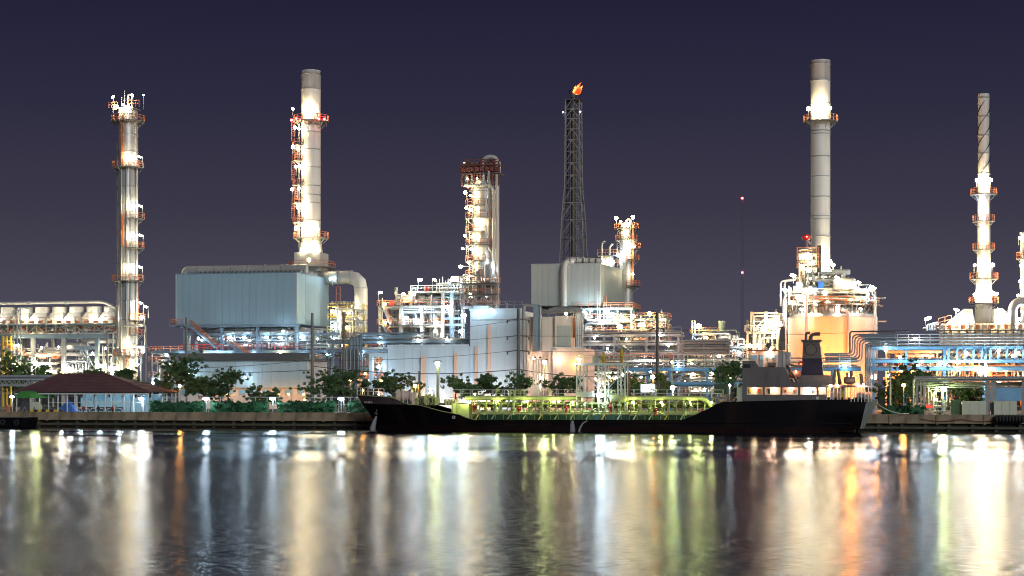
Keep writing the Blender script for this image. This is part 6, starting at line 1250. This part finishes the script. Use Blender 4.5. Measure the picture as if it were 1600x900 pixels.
t.p('hawse_ring', MB().tube([(u_(709)+.18*math.cos(a), NW-.02, z_(652, 709)+.18*math.sin(a)) for a in [2*math.pi*j/12 for j in range(13)]], .05, 6), M['rail_w'])
# aft house
zp = z_(628, 1200); W1 = -4.55
def plate(poly, w0, w1):   # poly of (px, py), extruded across the ship
    a = [(u_(x, w0), w0, z_(y, x, w0)) for x, y in poly]; c = [(q[0], w1, q[2]) for q in a]; n = len(a); b = MB(); b.add(a, [tuple(range(n))]); b.add(c, [tuple(reversed(range(n)))])
    b.add(a + c, [((i+1) % n, i, n+i, n+(i+1) % n) for i in range(n)]); return b
ops = [(1167, 1191.5), (1195, 1219.5), (1222.5, 1247), (1250.5, 1276), (1279, 1290)]
y0, y1, y2, y3 = 603, 605.2, 616.6, 627.5
t.p('side_plating', plate([(1160, y3), (1160, y2), (1291, y2), (1291, y3-1.2)], W1, W1+.12), M['shipgrey']); t.p('side_plating', plate([(1160, y1), (1160, y0), (1340, y0), (1340, y1)], W1, W1+.12), M['shipgrey'])
ed = [1160] + [e for o_ in ops for e in o_]
for a, c in zip(ed[::2], [o_[0] for o_ in ops]): t.p('side_pillar', plate([(a, y2-.01), (a, y1+.01), (c, y1+.01), (c, y2-.01)], W1+.003, W1+.115), M['shipgrey'])
t.p('house_wall', MB().box(u_(1161), u_(1290), -3.3, 3.3, zp, z_(603.4, 1200)), M['shipcream'])
t.p('house_front', MB().box(u_(1158), u_(1160), -4.5, 4.5, zp, z_(604, 1160)), M['cabinet'])
t.p('boat_deck', MB().box(u_(1160), u_(1345), W1+.13, 4.5, z_(603.2, 1200), z_(601.5, 1200)), M['shipgrey'])
for k, (px, c) in enumerate(((1179, 'warm'), (1209, 'pink'), (1236, 'pink'), (1264, 'white'), (1285, 'pink'))):
    lamp(t, (u_(px, -3.9), -3.75, z_(606.5, px, -3.9)), c, .12 if k != 3 else .16, 520 if k in (1, 3) else 260, (2, .8, .6), name='passage_lamp')
for px, m_, a, c in ((1172, 'yellow', 3, 5), (1185.5, 'red', 4, 6), (1227.5, 'mot', 3, 4), (1241, 'mot', 3, 4), (1202, 'glassd', 3, 8), (1269, 'tarp', 3, 3)):
    t.p('wall_fitting', MB().box(u_(px, -3.3)-a*.043, u_(px, -3.3)+a*.043, -3.42, -3.303, z_(611, px, -3.3)-c*.043, z_(611, px, -3.3)+c*.043), M[m_])
t.p('porthole', MB().tube([(u_(1277), W1-.05, z_(622, 1277)), (u_(1277), W1+.02, z_(622, 1277))], .2, 12), M['rail_w'])
t.p('upper_screen', plate([(1160, 602.9), (1160, 564), (1180, 564), (1186, 573.6), (1224.5, 573.6), (1231, 585), (1237, 596), (1244, 601), (1250, 602.9)], W1, W1+.2), M['shipgrey'])
t.p('upper_house', MB().box(u_(1163), u_(1226), W1+.25, 4.3, z_(601.4, 1200), z_(574.5, 1200)), M['shipgrey']); t.p('upper_screen', plate([(1160, 602.9), (1160, 566), (1180, 566), (1186, 575), (1224.5, 575), (1244, 601), (1250, 602.9)], 4.3, 4.5), M['shipgrey'])
t.p('name_board', MB().box(u_(1161), u_(1172), W1-.05, W1-.004, z_(574.5, 1166), z_(569, 1166)), M['navy'])
t.p('front_fitting', MB().box(u_(1153), u_(1158), -4.4, -3.2, z_(628, 1155), z_(606, 1155)), M['cabinet']); t.p('front_pipe', MB().tube([(u_(1152), -4.3, zp), (u_(1152), -4.3, z_(596, 1152))], .1), M['cabinet'])
# wheelhouse
WB = -3.6; ub = lambda px: u_(px, WB); zbw = lambda py: z_(py, 1195, WB)
t.p('wheelhouse', MB().hexa([(ub(1174), WB, zbw(573.8)), (ub(1216), WB, zbw(573.8)), (ub(1216), 3.6, zbw(573.8)), (ub(1174), 3.6, zbw(573.8))], [(ub(1169.5), WB, zbw(548.6)), (ub(1216), WB, zbw(548.6)), (ub(1216), 3.6, zbw(548.6)), (ub(1169.5), 3.6, zbw(548.6))]), M['shipcream'])
t.p('wheelhouse_roof', MB().box(ub(1168), ub(1217.5), WB-.7, 4.2, zbw(548.5), zbw(546.6)), M['mot'])
for a, c, ya, yb, m_ in ((1172.8, 1183.6, 562, 554, 'glassb'), (1196, 1203.5, 561, 553.5, 'glassb'), (1205.5, 1213.5, 561, 553.5, 'glassb')):
    o = t.p('window', MB().box(ub(a), ub(c), WB-.05, WB-.004, zbw(ya), zbw(yb)), M['rail_w']); t.p('pane', MB().box(ub(a)+.07, ub(c)-.07, WB-.09, WB-.054, zbw(ya)+.07, zbw(yb)-.07), M[m_], o)
o = t.p('door', MB().box(ub(1185.8), ub(1192.8), WB-.05, WB-.004, zbw(573.5), zbw(554)), M['bluegrey']); t.p('pane', MB().box(ub(1187.2), ub(1191.4), WB-.09, WB-.054, zbw(562), zbw(556)), M['glassb'], o)
t.p('bench', MB().box(ub(1199.5), ub(1212.5), WB-.6, WB-.1, zbw(572), zbw(566.5)), M['taupe'])
for k in range(5): t.p('life_hook', MB().box(ub(1199+k*3)-.05, ub(1199+k*3)+.05, WB-.12, WB-.004, zbw(564.2), zbw(563)), M['dark'])
lamp(t, (ub(1202), WB-.5, zbw(549.8)), 'pink', .18, 300, (1.4, 1, .7), name='bridge_lamp'); lamp(t, (ub(1178), WB-.4, zbw(549.6)), 'pink', .07, 160, name='bridge_lamp')
for k in range(3): t.p('locker', MB().box(ub(1216.5+k*6), ub(1221.5+k*6), WB+.2, 1, z_(601, 1225), zbw(548 + k)), M['steel'])
t.p('railing', MB().rail([(ub(1169), WB-.6, zbw(546.5)), (ub(1235), WB-.6, zbw(546.5))], .9, .05, 1), M['steel'])
t.p('radar_mast', MB().hexa([(ub(1214.5), -.6, zbw(546)), (ub(1225), -.6, zbw(546)), (ub(1225), .6, zbw(546)), (ub(1214.5), .6, zbw(546))], [(ub(1217.5), -.4, zbw(510)), (ub(1224.5), -.4, zbw(510)), (ub(1224.5), .4, zbw(510)), (ub(1217.5), .4, zbw(510))]), M['taupe'])
t.p('radar_arm', MB().box(ub(1212), ub(1223), -.2, .2, zbw(511), zbw(509)), M['taupe']); t.p('searchlight', MB().tube([(ub(1197), -1, zbw(541)), (ub(1201), -1.2, zbw(537))], .3, 10), M['taupe']); t.p('searchlight_post', MB().tube([(ub(1199), -1, zbw(547)), (ub(1199), -1, zbw(540))], .1), M['taupe'])
# funnel
fu = lambda px: t.U(px, -2.4); fz = lambda py: t.Z(py, 1267, -2.4)
t.p('funnel_lower', MB().hexa([(fu(1252.5), -2.4, fz(586)), (fu(1286), -2.4, fz(586)), (fu(1286), 2.4, fz(586)), (fu(1252.5), 2.4, fz(586))], [(fu(1253.5), -2.3, fz(560)), (fu(1283.5), -2.3, fz(560)), (fu(1283.5), 2.3, fz(560)), (fu(1253.5), 2.3, fz(560))]), M['navy'])
t.p('funnel_upper', MB().hexa([(fu(1253.5), -2.3, fz(559.9)), (fu(1283.5), -2.3, fz(559.9)), (fu(1283.5), 2.3, fz(559.9)), (fu(1253.5), 2.3, fz(559.9))], [(fu(1254.5), -2.1, fz(533.5)), (fu(1280), -2.1, fz(533.5)), (fu(1280), 2.1, fz(533.5)), (fu(1254.5), 2.1, fz(533.5))]), M['taupe'])
t.p('funnel_cap', MB().box(fu(1251.5), fu(1282.5), -2.3, 2.3, fz(533.4), fz(530.5)), M['dark'])
xc, zc_ = fu(1266.8), fz(546); t.p('funnel_disc', MB().tube([(xc, -2.28, zc_), (xc, -2.1, zc_)], .74, 24), M['taupe']); t.p('funnel_disc_rim', MB().tube([(xc+.75*math.cos(a), -2.27, zc_+.75*math.sin(a)) for a in [2*math.pi*k/28 for k in range(29)]], .045, 5), M['black'])
t.p('exhaust_pipe', MB().bend([(fu(1258.5), -.5, fz(531)), (fu(1258.5), -.5, fz(519.5)), (fu(1265), -.5, fz(519))], .17, .35, 9), M['dark']); t.p('exhaust_pipe', MB().bend([(fu(1266), 0, fz(531)), (fu(1266), 0, fz(524)), (fu(1271), 0, fz(521)), (fu(1281), 0, fz(521))], .24, .5, 10), M['dark'])
t.p('casing', MB().box(u_(1240), u_(1300), -2.6, 2.6, z_(601.4, 1270), z_(586, 1270)), M['shipgrey'])
for w_ in (-3.6,):
    t.p('davit', MB().bend([(u_(1230), w_, z_(570, 1230)), (u_(1242), w_, z_(590, 1240)), (u_(1246), w_, z_(598, 1246))], .15, .5), M['taupe']); t.p('davit', MB().bar((u_(1232), w_, z_(569, 1232)), (u_(1250), w_, z_(574, 1250)), .3), M['taupe'])
t.p('work_boat', MB().drum((u_(1231), -3.1, z_(585, 1240)), (u_(1251), -3.1, z_(583, 1240)), .6, 10, 1.0), M['orange']); t.p('life_buoy', MB().tube([(u_(1250.5)+.27*math.cos(a), -2.75, z_(568, 1250)+.27*math.sin(a)) for a in [2*math.pi*k/12 for k in range(13)]], .09, 6), M['red'])
lamp(t, (u_(1243), -3.9, z_(580, 1243)), 'pink', .09, 200, name='boat_lamp')
# aft deck
for k in range(14):
    px = 1292 + k*5.4; t.p('awning_post', MB().box(u_(px)-.045, u_(px)+.045, W1+.1, W1+.2, zp, z_(603 + k*.1, px)), M['rail_w'])
t.p('aft_rail', MB().box(u_(1292), u_(1364), W1+.1, W1+.18, z_(613, 1330), z_(612.3, 1330)), M['rail_w']); t.p('aft_rail', MB().box(u_(1340), u_(1366), W1+.1, W1+.18, z_(604, 1350), z_(602.8, 1350)), M['rail_w'])
t.p('engine_casing', MB().box(u_(1300), u_(1320), -2.6, 1.5, zp, z_(606, 1310)), M['shipcream']); o = t.p('orange_locker', MB().box(u_(1311), u_(1321), -3.6, -2.7, zp, z_(604, 1316)), M['yellow'])
for k in range(6): t.p('bollard', MB().lathe(u_(1294 + k*10.5), -4.0, [(.2, zp), (.2, zp+.45), (.28, zp+.5), (.28, zp+.6)], 10), M['black'])
winch(1345, 619, .5, 1.0, -2.2, 'steel')
for k, (px, py) in enumerate(((1298, 602.5), (1308, 602.5), (1340, 600), (1349, 601))): lamp(t, (u_(px), W1-.1, z_(py, px)), 'pink', .17, 230, (1.1, 1, .9), name='aft_lamp')
for k in range(8):
    px = 1298 + rr.uniform(0, 55); t.p('deck_gear', MB().tube([(u_(px), -1, z_(601, px)), (u_(px)+rr.uniform(-.5, .5), -1, z_(rr.uniform(572, 592), px))], rr.uniform(.08, .25), 7), M['taupe'])
t.p('raft_canister', MB().drum((u_(1318), -2, z_(594, 1320)), (u_(1336), -2, z_(594, 1330)), .5, 10), M['taupe'])
t.p('rudder_post', MB().bar((u_(1338), -.5, z_(664, 1338)), (u_(1339), -.5, -.6), .3), M['hull'])
# cooling water jets from the hull
jet = bpy.data.materials.new('falling_water'); n_, N_, L_, b_ = nodes(jet); b_.inputs['Base Color'].default_value = (.75, .78, .8, 1); b_.inputs['Roughness'].default_value = .4; b_.inputs['Alpha'].default_value = .22
def waterjet(label, pts, rads):
    p0 = Vector(pts[0]); tt = T('water_jet', label, 'water jet', 960, -6.5, 'cooling water pouring from the hull', zb=0); tt.p('stream', MB().tube(pts, rads, 8, False), jet)
xj = t.U(591, -.6); waterjet('stream of water falling beside the anchor at the bow', [(xj, -1.5, z_(651, 591)), (xj-.25, -1.7, z_(660, 591)), (xj-.5, -1.8, .02)], [.12, .3, .45])
waterjet('straight stream of water falling from the hull amidships', [(u_(894), NW-.1, 1.5), (u_(895), NW-.35, .9), (u_(895.5), NW-.4, .02)], [.15, .32, .4]); waterjet('curved thin stream of water falling right of the straight one', [(u_(918), NW-.05, 1.5), (u_(912), NW-.5, 1.2), (u_(908), NW-.7, .6), (u_(906), NW-.75, .02)], [.06, .09, .13, .18])

# mooring ropes from the ship to the quay
def rope(label, a, b_, sag):
    a, b_ = Vector(a), Vector(b_); tt = T('mooring_rope', label, 'rope', 960, -6.5, 'mooring ropes of the tanker', zb=0)
    tt.p('rope', MB().tube([a.lerp(b_, k/10) - Vector((0, 0, sag*4*(k/10)*(1-k/10))) for k in range(11)], .045, 5), M['rail_w'])
rope('mooring rope slung from the bow to the quay', (t.U(572, 0), 1.0, zb_-.3), (t.U(520, 6.8), 6.9, 2.4), .7); rope('second mooring rope slung lower from the bow', (t.U(578, 0), 1.4, zb_-.5), (t.U(545, 6.8), 6.9, 2.4), .5); rope('mooring rope slung from the stern to the quay', (t.U(1362, 0), 1.0, zp+.3), (t.U(1420, 6.8), 6.9, 2.4), .6)
